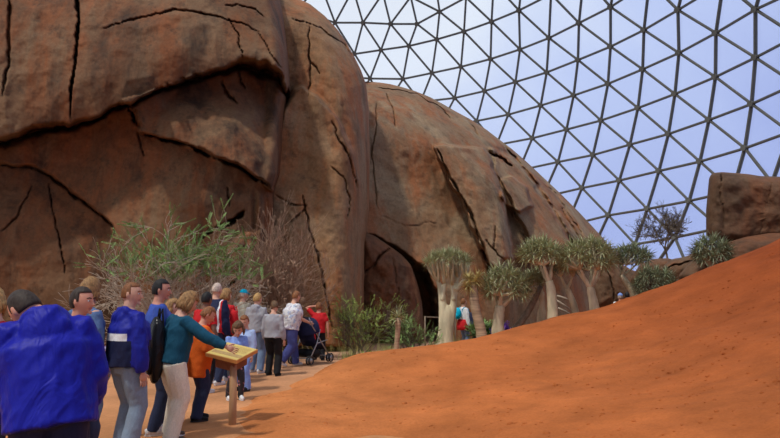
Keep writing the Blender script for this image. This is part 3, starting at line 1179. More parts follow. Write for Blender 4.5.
G = 'quiver trees along the dune crest'
# the big forked one
def forked_tree():
    Y = 18.2
    s = Y / F
    rnd = random.Random(3)
    wood, fol = MB(), MB()
    b = P(444.5, 345, Y)
    foot = Vector((b.x, b.y, min(b.z, ground_z(b.x, b.y)) - .3))
    wood.tube([foot, b, P(445.5, 334, Y), P(446.5, 322, Y), P(447.5, 312, Y), P(448, 305, Y)], [(11 * s, 9 * s), (9.0 * s, 8 * s), (7.6 * s, 7 * s), (7.0 * s, 6.0 * s), (5.6 * s, 4.4 * s), (1.6 * s, 1.6 * s)], 16, ref=(1, 0, 0))
    lims = [([(443.5, 334), (443, 322), (443, 308), (442, 296), (440, 286), (436, 277)], [4.6, 4.5, 4.3, 3.8, 2.9, 1.7]),
            ([(448.5, 334), (451, 322), (453, 308), (454, 296), (456, 285), (458, 276)], [4.4, 4.0, 3.7, 3.2, 2.5, 1.6]),
            ([(442, 300), (444, 288), (446, 277)], [2.4, 2, 1.4]), ([(454, 300), (452, 288), (451, 277)], [2.2, 1.8, 1.3]), ([(456, 290), (462, 282), (466, 275)], [2.6, 2, 1.5])]
    cc = P(448, 264, Y)
    ends = []
    for l, w in lims:
        pts = [P(x, y, Y - .03 + .03 * i) for i, (x, y) in enumerate(l)]
        wood.tube(pts, [q * s for q in w], 12)
        ends.append((pts[-1], pts[-2], w[-1] * s))
    core = remesh(wood, .02, 6, .5)
    wood = MB()
    wood.add([v.co.copy() for v in core.vertices], [tuple(p.vertices) for p in core.polygons])
    for k in range(40):
        t = (k + .5) / 40
        a = k * 2.399
        r = math.sqrt(t)
        px = 448 + 23 * r * math.cos(a)
        dy = 22 * r * math.sin(a) * s
        py = 257 - 4 * (1 - r ** 2) + 6 * r ** 4 + rnd.uniform(-1.5, 1.5)
        q = P(px, py, Y) + Vector((0, dy, 0))
        e = min(ends, key=lambda u: (u[0] - q).length)
        h = e[0].lerp(e[1], rnd.uniform(0, .8))
        mid = h.lerp(q, .5) + Vector(((q.x - h.x) * .18, (q.y - h.y) * .18, 0))
        wood.tube([h, h.lerp(mid, .5) + Vector((0, 0, -.02)), mid, q], [1.5 * s, 1.3 * s, 1.1 * s, .8 * s], 6)
        rosette(fol, q, Vector(((q.x - cc.x) * .8, (q.y - cc.y) * .8, .45)), .23 * rnd.uniform(.85, 1.15), 26, rnd, .25, 1.2)
    root = empty('quiver_tree', foot)
    tag(root, 'tallest pale forked quiver tree with a flat crown, left end of the row', 'tree', G)
    rebase(root, [link('trunk', wood.mesh('trunk'), M['trunk_pale']), link('foliage', fol.mesh('foliage'), M['aloe'], smooth=False)])


forked_tree()
aloe_tree('leaning ringed bottle-shaped aloe trunk with one golden drooping crown', 17.4, [(482, 336), (480, 326), (476, 312), (474, 300), (474, 290), (474, 284)], [5.6, 5, 4.8, 4.6, 4, 2.8], 1,
          (474, 279, 9, 7), 5, .27, ('trunk_band', 'aloe_gold'), 11, name='aloe_tree', group=G, leaves=22, low=1.5)
aloe_tree('squat quiver tree with a low fork and dense round crown, beside the ringed trunk', 17.6, [(498, 334), (498, 324), (499, 314), (500, 306)], [6.6, 5.8, 5.4, 5], 3, (506, 280, 25, 16), 40, .30, seed=21, group=G, low=1.25)
aloe_tree('slim gourd-footed quiver tree half hidden left of the tall straight trunk', 18.0, [(541.5, 325), (541.5, 316), (542, 304), (542, 292)], [5.2, 4.4, 2.8, 2.4], 2, (534, 278, 11, 8), 10, .25, seed=31, group=G)
aloe_tree('tall straight-trunked quiver tree with high spiky crown, centre of the row', 17.2, [(553, 324), (552.5, 306), (551, 288), (549, 281)], [5.4, 5, 4.4, 3.8], 3, (541, 249, 22, 12), 34, .29, seed=41, group=G, low=1.15)
aloe_tree('narrow quiver tree with a small Y fork between two thicker trunks', 17.7, [(576, 316), (574, 305), (570, 295), (567, 288)], [3.8, 3.4, 2.9, 2.4], 2, (566, 264, 15, 11), 18, .25, ('trunk_pale', 'aloe_dark'), seed=51, group=G)
aloe_tree('wide quiver tree with pale twisting branches and the broadest crown', 17.0, [(595, 311), (593, 300), (591, 291), (590.5, 287)], [5, 4.6, 4, 3.6], 5, (588, 251, 30, 16), 54, .28, seed=61, group=G, low=1.3)
aloe_tree('leaning quiver tree with slanting trunk, right end of the row', 17.6, [(636, 300), (632, 291), (626, 282), (621, 275)], [4.2, 3.6, 3, 2.4], 3, (632, 254, 22, 10), 26, .26, ('trunk_pale', 'aloe_dark'), seed=71, group=G)
aloe_tree('round low aloe bush with dense grey-green spikes on the dune', 16.9, [(654, 296), (654, 290)], [3, 2.6], 4, (655, 277, 22, 13), 50, .22, ('trunk_dark', 'aloe_dark'), seed=81, name='aloe_bush', group=G, low=1.6)
aloe_tree('small lone aloe tree in front of the square boulder', 16.2, [(711, 274), (711, 269), (711, 266)], [2.8, 2.5, 2.2], 3, (712, 247, 20, 12), 36, .25, ('trunk_pale', 'aloe_dark'), seed=91, group=G, low=1.45)
# rock closing the gap behind the leaning tree
# the leaning bare limb between two trees
lg = MB()
p0, p1 = P(507, 338, 17.9), P(541, 286, 17.9)
lg.tube(curve_pts(p0, p1, (.05, 0, -.08), 8), [.11, .105, .10, .095, .09, .085, .08, .07, .06], 9)
ob = link('leaning_trunk', lg.mesh('leaning_trunk'), M['trunk_dark'])
tag(ob, 'dark bare trunk leaning between the squat tree and the straight tree', 'trunk')
lg = MB()
for a, b in (((556, 300), (574, 312)), ((558, 308), (572, 315)), ((557, 296), (570, 300))):
    lg.tube(curve_pts(P(a[0], a[1], 18.6), P(b[0], b[1], 18.4), (0, 0, .01), 4), [.03, .03, .026, .022, .015], 6)
ob = link('dead_branches', lg.mesh('dead_branches'), M['twig'])
tag(ob, 'dead pale branches lying between the narrow and straight tree trunks', 'branches')


# small palm-like aloe at the path
def small_aloe():
    Y = 14.9
    s = Y / F
    wood, fol = MB(), MB()
    rnd = random.Random(8)
    b = P(396, 354, Y)
    foot = Vector((b.x, b.y, ground_z(b.x, b.y) - .1))
    wood.tube([foot, b, P(397, 340, Y), P(398, 327, Y), P(398, 318, Y)], [2.8 * s, 2.7 * s, 2.4 * s, 2.6 * s, 3 * s], 10)
    for k in range(5):
        leaf_blade(wood, P(398, 318 + k, Y), Vector((math.cos(k * 1.3), math.sin(k * 1.3), -.9)), .16, .014, .2)
    rosette(fol, P(398, 316, Y), (0, 0, 1), .32, 30, rnd, .8, 1.15)
    root = empty('aloe_plant', foot)
    tag(root, 'small palm-like aloe on a thin stem beside the path shrubs', 'plant')
    rebase(root, [link('stem', wood.mesh('stem'), M['trunk_band']), link('foliage', fol.mesh('foliage'), M['aloe'], smooth=False)])


small_aloe()


def grow(mb, tips, p, d, L, r, depth, rnd, curl=.25, up=.0, kids=3, spread=.6, mid_kids=True, minr=.003, taper=.62):
    k = 4
    pts = [Vector(p)]
    d = Vector(d).normalized()
    for i in range(k):
        d = (d + Vector((rnd.uniform(-curl, curl), rnd.uniform(-curl, curl), rnd.uniform(-curl, curl) + up))).normalized()
        pts.append(pts[-1] + d * (L / k))
    rs = [max(minr, r * (1 - .4 * i / k)) for i in range(k + 1)]
    mb.tube(pts, rs, 5 if depth > 2 else 3, cap=False)
    if depth == 0:
        tips.append((pts[-1], d))
        tips.append((pts[2], d))
        return
    for i in range(kids):
        a = d + Vector((rnd.uniform(-1, 1), rnd.uniform(-1, 1), rnd.uniform(-1, 1))) * spread
        q = pts[-1] if i == 0 else pts[rnd.choice((1, 2, 3, 4))]
        grow(mb, tips, q, a, L * rnd.uniform(.55, .85), r * taper, depth - 1, rnd, curl, up, kids, spread, minr=minr, taper=taper)


def spray(mb, p, d, rnd, n=10, L=.10, lw=.012, ll=.03):
    """a feathery spray: small leaflets in two rows along a twig"""
    d = Vector(d).normalized()
    side = d.orthogonal().normalized()
    side = (Matrix.Rotation(rnd.uniform(0, 2 * PI), 3, d) @ side)
    for k in range(n):
        q = Vector(p) + d * (L * k / n)
        s = side * (1 if k % 2 else -1) + d * .6 + Vector((rnd.uniform(-.4, .4), rnd.uniform(-.4, .4), rnd.uniform(-.4, .4)))
        s.normalize()
        w = s.cross(d + Vector((.1, .2, .3))).normalized() * lw * .5
        e = q + s * ll * rnd.uniform(.7, 1.2)
        m = q.lerp(e, .5)
        mb.add([q, m + w, e, m - w], [(0, 1, 2, 3)])


def bush(name, label, px, py, Y, stems, H, W, depth, wood_mat, leaf_mat, seed, leaf_filter=None, n=10, Ls=.12, lw=.014, ll=.035, r0=.018, up=.05, curl=.2, kids=3, spread=.6, cat='bush', lean=0, fol_name='foliage', keep=1.0, minr=.003, taper=.62):
    rnd = random.Random(seed)
    b = P(px, py, Y)
    b.z = ground_z(b.x, b.y) - .05
    wood, fol = MB(), MB()
    tips = []
    for k in range(stems):
        a = 2 * PI * k / stems + rnd.uniform(-.4, .4)
        t = rnd.uniform(.2, 1)
        d = Vector((W * t * math.cos(a) + lean, W * .7 * t * math.sin(a), H * rnd.uniform(.7, 1)))
        L = d.length * .42
        grow(wood, tips, b + Vector((math.cos(a) * .08, math.sin(a) * .08, 0)), d, L, r0, depth, rnd, curl, up, kids, spread, minr=minr, taper=taper)
    for (q, d) in tips:
        if rnd.random() > keep:
            continue
        if leaf_filter is None or leaf_filter(q, rnd):
            spray(fol, q, d, rnd, n, Ls, lw, ll)
    root = empty(name, b)
    tag(root, label, cat)
    parts = [link('stems', wood.mesh('stems'), M[wood_mat])]
    if fol.v:
        parts.append(link(fol_name, fol.mesh(fol_name), M[leaf_mat], smooth=False))
    rebase(root, parts)
    return root


# big grey-stemmed bush: green only in its upper crown
def f1(q, rnd):
    t = (q.z - 1.7) / .6
    x = (q.x - P(150, 250, 14.6).x)
    return rnd.random() < max(0, min(1, t)) * (1 if x > -.5 else .2)


bush('acacia_bush', 'large tangle of bare grey stems with fine green leaves on top, behind the crowd', 170, 352, 14.8, 30, 2.85, 1.75, 4, 'twig', 'leaf', 5, f1, 40, .24, .017, .04, .02, .01, .32, 3, .62, lean=.1, minr=.005)
bush('dry_bush', 'dry brown leafless bush against the rock, right of the green one', 272, 348, 16.6, 20, 3.3, 1.0, 4, 'twig_brown', 'leaf_dry', 6, None, 12, .16, .012, .03, .014, .05, .22, 3, .6, keep=.9, minr=.004)
bush('feathery_shrub', 'feathery green shrub right of the stroller group, taller one', 359, 352, 17.4, 10, 1.5, .85, 4, 'twig_dark', 'leaf_bright', 7, None, 12, .18, .018, .045, .012, .04, .2, 3, .6, keep=.38)
bush('feathery_shrub', 'feathery green shrub behind the small palm-like aloe, lower one', 411, 352, 17.2, 9, 1.0, .65, 4, 'twig_dark', 'leaf', 8, None, 12, .16, .018, .045, .01, .04, .2, 3, .6, keep=.36)
bush('flowering_shrub', 'low shrub with purple flowers between two quiver trees', 512, 330, 19.4, 8, .9, .5, 3, 'twig_dark', 'flower', 9, None, 10, .14, .04, .06, .01, .04, .2, 3, .6, fol_name='flowers')
bush('leafy_shrub', 'dark leafy shrub behind the ringed aloe trunk', 486, 334, 19.8, 9, .9, .5, 3, 'twig_dark', 'leaf', 10, None, 12, .16, .04, .07, .01, .04, .2, 3, .6)
bush('leafy_shrub', 'small leafy shrub behind the narrow forked trunk', 566, 318, 20.5, 8, .9, .8, 3, 'twig_dark', 'leaf', 12, None, 12, .16, .04, .07, .01, .04, .2, 3, .6)


# bare tree by the far panes
def bare_tree():
    rnd = random.Random(12)
    Y = 31
    b = P(667, 286, Y)
    wood, fol = MB(), MB()
    tips = []
    foot = Vector((b.x, b.y, path_z(b.x, b.y) - .1))
    t0 = P(665, 246, Y)
    wood.tube([foot, b, P(669, 266, Y), t0], [.08, .06, .055, .045], 7)
    for k in range(6):
        a = k * 1.05
        d = Vector((math.cos(a) * .7, math.sin(a) * .7, 1.25))
        grow(wood, tips, t0 + Vector((0, 0, -.07 * k)), d, .72, .028, 5, rnd, .22, .03, 3, .62, minr=.006, taper=.6)
    for q, d in tips:
        if rnd.random() < .35:
            spray(fol, q, d, rnd, 8, .14, .03, .05)
    root = empty('bare_tree', foot)
    tag(root, 'thin nearly bare tree standing against the far dome panes', 'tree')
    rebase(root, [link('trunk', wood.mesh('trunk'), M['twig_dark']), link('foliage', fol.mesh('foliage'), M['twig_dark'], smooth=False)])


bare_tree()


def grass(px, py, Y, n, h, label, seed, w=.25):
    rnd = random.Random(seed)
    b = P(px, py, Y)
    b.z = ground_z(b.x, b.y)
    mb = MB()
    for k in range(n):
        q = b + Vector((rnd.gauss(0, w), rnd.gauss(0, w * .6), 0))
        d = Vector((rnd.uniform(-.5, .5), rnd.uniform(-.5, .5), 1))
        leaf_blade(mb, q, d, h * rnd.uniform(.5, 1.1), .006, .5)
    o = link('grass_tuft', mb.mesh('grass_tuft'), M['grass'], smooth=False)
    tag(o, label, 'grass', kind='stuff')


grass(334, 338, 20.5, 520, .55, 'yellow-green grass at the foot of the rock pillar', 1, .55)
grass(352, 348, 15.8, 130, .28, 'small grass tuft in front of the taller feathery shrub', 2, .14)
grass(388, 352, 15.4, 180, .38, 'grass tuft just left of the small palm-like aloe', 3, .14)
grass(455, 350, 19.4, 260, .55, 'grass clump at the right foot of the forked tree', 4, .25)
grass(240, 356, 16.0, 260, .5, 'grass in the shade under the dry brown bush', 5, .6)

# thin hand rail behind the forked tree
rl = MB()
a, b = P(425, 317, 21.5), P(455, 318, 22.5)
rl.tube([a, b], .02, 6)
for t in (0, 1):
    q = a.lerp(b, t)
    rl.tube([Vector((q.x, q.y, -.5)), q + Vector((0, 0, .03))], .025, 6)
o = link('hand_rail', rl.mesh('hand_rail'), M['trunk_dark'])
tag(o, 'thin dark hand rail behind the forked quiver tree', 'rail')


# ------------------------------------------------------------------ information sign
def sign():
    Y = 8.25
    s = Y / F
    c = [P(206, 352.5, Y - .12), P(236, 361, Y - .22), P(258.5, 349, Y + .1), P(227, 342.5, Y + .22)]
    # real board: slanted reading desk
    o = (c[0] + c[1] + c[2] + c[3]) / 4
    ex = ((c[1] - c[0]) + (c[2] - c[3])) / 2
    ey = ((c[3] - c[0]) + (c[2] - c[1])) / 2
    n = ex.cross(ey).normalized()
    if n.z < 0:
        n = -n
    ex2, ey2 = ex, ey

    def q(u, v, h):
        return o + ex2 * u + ey2 * v + n * h

    def plate(mb, u0, u1, v0, v1, h0, h1, mi=0):
        vs = [q(u, v, h) for h in (h0, h1) for u, v in ((u0, v0), (u1, v0), (u1, v1), (u0, v1))]
        mb.add(vs, [(3, 2, 1, 0), (4, 5, 6, 7), (0, 1, 5, 4), (1, 2, 6, 5), (2, 3, 7, 6), (3, 0, 4, 7)], mi)
    root = empty('information_sign', Vector((o.x, o.y, 0)))
    b1 = MB()
    plate(b1, -.5, .5, -.5, .5, -.045, 0)
    board = link('board', b1.mesh('board'), M['wood_orange'], smooth=False)
    b2 = MB()
    plate(b2, -.485, .485, -.48, .48, 0.0005, .004)
    face = link('panel', b2.mesh('panel'), M['sign_face'], smooth=False)
    b3 = MB()
    plate(b3, -.44, .46, -.34, -.16, .0045, .006)
    band = link('picture_strip', b3.mesh('picture_strip'), M['sign_band'], smooth=False)
    b4 = MB()
    rnd = random.Random(2)
    for r in range(9):
        v = -.02 + r * .045
        u = -.4
        while u < .4:
            w = rnd.uniform(.02, .06)
            plate(b4, u, min(u + w, .42), v, v + .014, .0045, .0055)
            u += w + .012
    txt = link('text_lines', b4.mesh('text_lines'), M['sign_band'], smooth=False)
    b5 = MB()
    plate(b5, -.30, .30, -.32, .3, -.20, -.045)
    box = link('support_box', b5.mesh('support_box'), M['wood_dark'], smooth=False)
    b6 = MB()
    pb, pt = P(232.5, 419, Y - .05), P(233.2, 366, Y - .05)
    pb.z = -.25
    R = 3.7 * s
    b6.tube([pb, Vector((pb.x, pb.y, .3)), Vector((pt.x, pt.y, pt.z + .1))], [R * 1.05, R, R * .95], 14)
    post = link('post', b6.mesh('post'), M['wood'])
    tag(root, 'slanted yellow information board on one round wooden post', 'sign')
    rebase(root, [board, face, band, txt, box, post])


sign()


# ------------------------------------------------------------------ people
def person(label, px, Y, h, face, top='grey', legs='jeans', hair='dark', hstyle='short', skin='skin', shoes='shoe_white',
           lean=(0, 0), head=(0, 0, 0), armL=None, armR=None, top_len=.5, sleeve='long', feet=((-.075, .022, 0), (.075, -.022, 0)),
           bulk=1.0, loose=.02, voxel=.014, zones=None, gz=None, hood=None, hips=None, hs=None, extra=None, legw=1.0, seed=1, neck=None, wrinkle=.009, tname='jacket', shorts=False, cap=None):
    """feet positions, arm directions in the body's own frame (x right, y forward, z up), lengths in body heights"""
    rnd = random.Random(seed)
    x = (px - 390) / F / cp * Y * .9999
    # exact x for a point on the horizon plane
    x = P(px, 290, Y).x
    g = ground_z(x, Y) if gz is None else gz
    root = empty('person', (x, Y, g))
    root.rotation_euler = (0, 0, -math.radians(face))
    tag(root, label, 'person', 'visitors queueing along the path')
    hs = (hs or (h / 1.75) ** .55) * 1.06
    Z = h
    hip = Vector((0, 0, .515 * Z))
    lf, ls = math.radians(lean[0]), math.radians(lean[1])
    up = Vector((math.sin(ls), math.sin(lf), math.cos(lf) * math.cos(ls))).normalized()
    fwd = Vector((0, math.cos(lf), -math.sin(lf)))
    right = fwd.cross(up).normalized()
    fwd = up.cross(right)
    TB = Matrix((right, fwd, up)).transposed()   # torso frame
    if hips:
        hip += Vector(hips) * Z

    def T(a, b, c):      # torso point, c measured up from the hips, in heights
        return hip + TB @ (Vector((a, b, c)) * Z)
    bk = bulk
    spine = [T(0, .004, -.045), T(0, .0, 0), T(0, .005, .07), T(0, .01, .14), T(0, .006, .21), T(0, -.004, .275), T(0, -.006, .312)]
    sr = [(.088, .068), (.094, .070), (.080 * bk, .062 * bk), (.088 * bk, .066 * bk), (.100 * bk, .068 * bk), (.084, .050), (.042, .038)]
    shL, shR = T(-.104, -.004, .270), T(.104, -.004, .270)
    ALn, FLn = .172 * Z, .150 * Z

    def arm(sh, spec, sgn):
        a = Vector(spec[0]).normalized()
        b = Vector(spec[1]).normalized()
        e = sh + (TB @ a if len(spec) < 3 else a) * ALn
        w = e + (TB @ b if len(spec) < 3 else b) * FLn
        return e, w
    aL = armL or ((-.18, .0, -1), (-.06, .22, -1))
    aR = armR or ((.18, .0, -1), (.06, .22, -1))
    eL, wL = arm(shL, aL, -1)
    eR, wR = arm(shR, aR, 1)
    body = MB()
    sc = [(a * Z * .9, b * Z * .9) for a, b in sr]
    body.tube(spine, sc, 14, ref=right)
    # head frame
    hy, hp, hr = [math.radians(q) for q in head]
    nb = T(0, -.004, .306)
    nfw = math.sin(max(-.9, min(.9, lf + hp * .6)))
    neckdir = (up + fwd * (.18 + .55 * math.sin(max(0, hp)))).normalized()
    if neck:
        neckdir = (TB @ Vector(neck)).normalized()
    HC = nb + neckdir * (.090 * Z * (.6 + .4 * hs * 1.75 / Z))
    HM = Matrix.Rotation(-hy, 3, 'Z') @ Matrix.Rotation(-hp, 3, 'X') @ Matrix.Rotation(hr, 3, 'Y')
    body.tube([nb - neckdir * .05 * Z, nb + neckdir * .02 * Z, HC - neckdir * .02], [.040 * Z, .034 * Z, .034 * Z], 10)

    def Hp(a, b, c):
        return HC + HM @ (Vector((a, b, c)) * hs)

    def headfn(q):
        t = max(0, -q.z / (.115 * hs))
        q = q.copy()
        q.x *= 1 - .30 * t ** 1.5
        if q.y < 0:
            q.y *= 1 - .25 * t
        else:
            q.y *= 1 - .05 * t
        return q
    body.ball(HC, (.076 * hs, .094 * hs, .118 * hs), 20, 16, HM, fn=headfn)
    body.tube([Hp(0, .085, .012), Hp(0, .100, -.012), Hp(0, .112, -.030), Hp(0, .090, -.036)], [.008 * hs, .010 * hs, .013 * hs, .008 * hs], 8)
    body.ball(Hp(0, .078, -.088), (.022 * hs, .018 * hs, .016 * hs), 8, 6)
    for sx in (-1, 1):
        body.ball(Hp(.078 * sx, -.008, -.002), (.008 * hs, .018 * hs, .030 * hs), 8, 6, HM)
    # arms
    ra = Z * (.030 if h > 1.5 else .029)
    for sh, e, w in ((shL, eL, wL), (shR, eR, wR)):
        body.tube([T(0, 0, .26).lerp(sh, .6), sh, sh.lerp(e, .5), e, e.lerp(w, .35), w], [ra * 1.0, ra * 1.1, ra * .98, ra * .8, ra * .82, ra * .52], 10)
    # legs
    hipL, hipR = hip + right * (-.052 * Z) + Vector((0, 0, -.01 * Z)), hip + right * (.052 * Z) + Vector((0, 0, -.01 * Z))
    legsj = []
    for hj, ft in ((hipL, feet[0]), (hipR, feet[1])):
        an = Vector((ft[0] * Z / 1.0 if False else ft[0] * 1.75 * Z / 1.75, ft[1] * Z, ft[2] * Z + .045 * Z))
        L1 = L2 = .2375 * Z
        v = an - hj
        dd = min(v.length, L1 + L2 - .002)
        k = math.sqrt(max(0, L1 * L1 - (dd / 2) ** 2))
        fw = Vector((0, 1, .15))
        fw = (fw - v.normalized() * fw.dot(v.normalized())).normalized()
        kn = hj + v * .5 + fw * k
        legsj.append((hj, kn, an))
        body.tube([hj, hj.lerp(kn, .5), kn, kn.lerp(an, .35), an], [Z * .048, Z * .042, Z * .030, Z * .031, Z * .021], 10)
    bm_ = remesh(body, max(.008, voxel * .75), 2, .5)
    # hands: palm, four unequal bent fingers, thumb from the side of the palm
    hands = MB()
    hk = .92 * (h / 1.75) ** .8
    for sgn, e, w in ((-1, eL, wL), (1, eR, wR)):
        d = (w - e).normalized()
        # palm normal faces the body's middle
        inw = (Vector((-sgn, 0, 0)) + Vector((0, .2, 0)))
        inw = (inw - d * inw.dot(d)).normalized()
        sd = d.cross(inw).normalized()
        if sd.y < 0:
            sd = -sd                     # thumb side points forward
        hb = MB()
        hb.tube([w - d * .03, w + d * .01, w + d * .045 * hk, w + d * .092 * hk], [(.020 * hk, .017 * hk), (.026 * hk, .015 * hk), (.040 * hk, .014 * hk), (.039 * hk, .012 * hk)], 10, ref=sd)
        for i, (off, ln) in enumerate(((.030, .070), (.010, .078), (-.010, .073), (-.029, .058))):
            b0 = w + d * .085 * hk + sd * off * hk
            d1 = (d + sd * (off * 2.5)).normalized()
            p1 = b0 + d1 * ln * .45 * hk
            d2 = (d1 + inw * .35).normalized()
            p2 = p1 + d2 * ln * .32 * hk
            d3 = (d2 + inw * .4).normalized()
            hb.tube([b0, p1, p2, p2 + d3 * ln * .26 * hk], [.0088 * hk, .0084 * hk, .0076 * hk, .006 * hk], 7)
        t0 = w + d * .025 * hk + sd * .026 * hk
        t1 = t0 + (d * .7 + sd * .75 + inw * .2).normalized() * .040 * hk
        t2 = t1 + (d * .95 + sd * .25 + inw * .25).normalized() * .032 * hk
        hb.tube([t0, t1, t2], [.012 * hk, .0105 * hk, .0078 * hk], 7)
        hands.add(hb.v, hb.f)
    bmx = bmesh.new()
    bmx.from_mesh(bm_)
    hm = hands.mesh('h')
    bmx.from_mesh(hm)
    bmx.to_mesh(bm_)
    bmx.free()
    bpy.data.meshes.remove(hm)
    link('body', bm_, M[skin], root)
    # face
    for sx in (-1, 1):
        ew = MB()
        ew.ball(Hp(.031 * sx, .080, .006), (.0135 * hs, .009 * hs, .008 * hs), 8, 6, HM)
        eo = link('eye', ew.mesh('eye'), M['eye_white'], root)
        ir = MB()
        ir.ball(Hp(.031 * sx, .0865, .006), (.0062 * hs, .004 * hs, .0062 * hs), 8, 6, HM)
        io = link('iris', ir.mesh('iris'), M['eye_dark'], eo)
        eb = MB()
        eb.tube([Hp(.014 * sx, .092, .026), Hp(.032 * sx, .088, .031), Hp(.050 * sx, .073, .025)], [.004 * hs, .005 * hs, .003 * hs], 6)
        link('eyebrow', eb.mesh('eyebrow'), M['hair_' + hair] if hair != 'grey' else M['hair_brown'], root)
    mo = MB()
    mo.tube([Hp(-.024, .078, -.056), Hp(0, .0905, -.055), Hp(.024, .078, -.056)], [.004 * hs, .0075 * hs, .004 * hs], 6)
    link('mouth', mo.mesh('mouth'), M['lip'], root)
    # hair
    hb = MB()
    vol = {'short': 1.07, 'buzz': 1.035, 'bald': 1.03, 'curly': 1.22, 'bob': 1.17, 'long': 1.12}[hstyle]
    U, Vn = 28, 20
    vs, keepv = [], []
    lowz = {'short': -.5, 'buzz': -.42, 'bald': -.1, 'curly': -.75, 'bob': -.7, 'long': -.9}[hstyle]
    for i in range(Vn + 1):
        ph = PI * i / Vn
        for j in range(U):
            t = 2 * PI * j / U
            q = Vector((math.sin(ph) * math.cos(t), math.sin(ph) * math.sin(t), math.cos(ph)))
            nn = noise.noise(q * (5 if hstyle in ('curly', 'bob') else 3) + Vector((seed, 0, 0)))
            k = vol + nn * (.10 if hstyle in ('curly', 'bob', 'long') else .03)
            p = Vector((q.x * .076 * hs * (k + .02), q.y * .094 * hs * k, q.z * .118 * hs * (k if q.z > 0 else 1.0)))
            if q.z < 0:
                p.x *= 1 - .1 * (-q.z)
            p.y -= .004 * hs
            ok = q.z > lowz and not (q.y > .30 and q.z < (.56 if hstyle not in ('curly', 'bob') else .40)) and not (hstyle in ('short', 'buzz') and q.y > -.12 and q.z < -.06) and not (q.y > .0 and q.z < -.3)
            vs.append(p)
            keepv.append(ok)
    fs = []
    for i in range(Vn):
        for j in range(U):
            f = (i * U + j, (i + 1) * U + j, (i + 1) * U + (j + 1) % U, i * U + (j + 1) % U)
            if all(keepv[v] for v in f):
                fs.append(f)
    hb.add([HC + HM @ v for v in vs], fs)
    hme = hb.mesh('hair')
    bmh = bmesh.new()
    bmh.from_mesh(hme)
    bmesh.ops.remove_doubles(bmh, verts=bmh.verts, dist=.0005)
    bmesh.ops.delete(bmh, geom=[v for v in bmh.verts if not v.link_faces], context='VERTS')
    bmesh.ops.recalc_face_normals(bmh, faces=bmh.faces)
    # close the cap inwards so that it has thickness
    bmesh.ops.solidify(bmh, geom=bmh.faces[:], thickness=.012 * hs)
    bmh.to_mesh(hme)
    bmh.free()
    if hstyle in ('long', 'curly', 'bob'):
        lk = MB()
        nl = 46
        for k in range(nl):
            a = PI + PI * (k / (nl - 1)) * 1.15 - .08 * PI
            r0 = rnd.uniform(.85, 1.08)
            drop = {'long': -.20, 'curly': -.085, 'bob': -.10}[hstyle] * rnd.uniform(.7, 1.15)
            p0 = Hp(.074 * math.cos(a) * r0, .088 * math.sin(a) * r0, .02 + rnd.uniform(-.02, .05))
            p1 = Hp(.085 * math.cos(a) * r0 * 1.05, .098 * math.sin(a) * r0, -.045)
            p2 = Hp(.080 * math.cos(a) * r0, .090 * math.sin(a) * r0, drop)
            lk.tube([p0, p1, p2], [.012 * hs, .016 * hs, .006 * hs], 6)
        bmh = bmesh.new()
        bmh.from_mesh(hme)
        t_ = lk.mesh('l')
        bmh.from_mesh(t_)
        bmh.to_mesh(hme)
        bmh.free()
        bpy.data.meshes.remove(t_)
    link('hair', hme, M['hair_' + hair], root)
    # top garment
    tp = MB()
    lo = loose
    drop = .515 - top_len          # hem below the hips, in heights
    hem = [T(0, .0, -drop)] if drop > -.05 else []
    tsp = [T(0, 0, -drop), T(0, .0, -drop * .4 + .01), T(0, .005, .07), T(0, .01, .14), T(0, .006, .21), T(0, -.004, .272), T(0, -.004, .305)]
    tr = [((.100 + lo) * 1.0, .080 + lo), (.098 + lo, .077 + lo), (.086 * bk + lo, .068 * bk + lo), (.092 * bk + lo, .071 * bk + lo), (.103 * bk + lo * .8, .072 * bk + lo * .8), (.088 + lo * .2, .055 + lo * .2), (.046, .044)]
    tp.tube(tsp, [(a * Z, b * Z) for a, b in tr], 18, ref=right)
    rs = ra * 1.05 + lo * Z * .42
    for sh, e, w in ((shL, eL, wL), (shR, eR, wR)):
        i0 = T(0, 0, .255).lerp(sh, .5)
        if sleeve == 'long':
            tp.tube([i0, sh, sh.lerp(e, .5), e, e.lerp(w, .5), e.lerp(w, .97)], [rs * .9, rs * 1.02, rs * 1.02, rs * .95, rs * .92, rs * .72], 12)
        elif sleeve == 'short':
            tp.tube([i0, sh, sh.lerp(e, .4), sh.lerp(e, .75)], [rs * .9, rs * 1.04, rs * 1.08, rs * 1.12], 12)
        elif sleeve == 'none':
            tp.tube([i0, sh], [rs, rs * .9], 12)
    if hood:
        # thick collar roll of a hood lying on the nape
        pts = [T(.052 * math.cos(t), -.012 - .036 * math.sin(t), .296 + .008 * math.sin(t)) for t in np.linspace(-.2 * PI, 1.2 * PI, 9)]
        tp.tube(pts, [.014 * Z * hood, .018 * Z * hood, .022 * Z * hood, .026 * Z * hood, .028 * Z * hood, .026 * Z * hood, .022 * Z * hood, .018 * Z * hood, .014 * Z * hood], 10)
        tp.ball(T(0, -.058, .262), (.052 * Z * hood, .026 * Z * hood, .048 * Z * hood), 14, 10, TB)
    tm = remesh(tp, voxel, 6, .6)
    nv = len(tm.vertices)
    co = np.empty(nv * 3)
    tm.vertices.foreach_get('co', co)
    co = co.reshape(-1, 3)
    no = np.empty(nv * 3)
    tm.vertices.foreach_get('normal', no)
    no = no.reshape(-1, 3)
    dg_ = co @ np.array([[.8, .2, .5], [-.2, 1, 0], [-.55, 0, .8]])
    fw_ = .6 * fbm(co * [9, 9, 6] + seed, 3, seed) + 1.5 * (.35 - np.abs(fbm(dg_ * [10, 6, 3] + seed * 2, 2, seed + 4)))
    co = co + no * (fw_ * wrinkle)[:, None]
    tm.vertices.foreach_set('co', co.ravel())
    tmats = [M[top]]
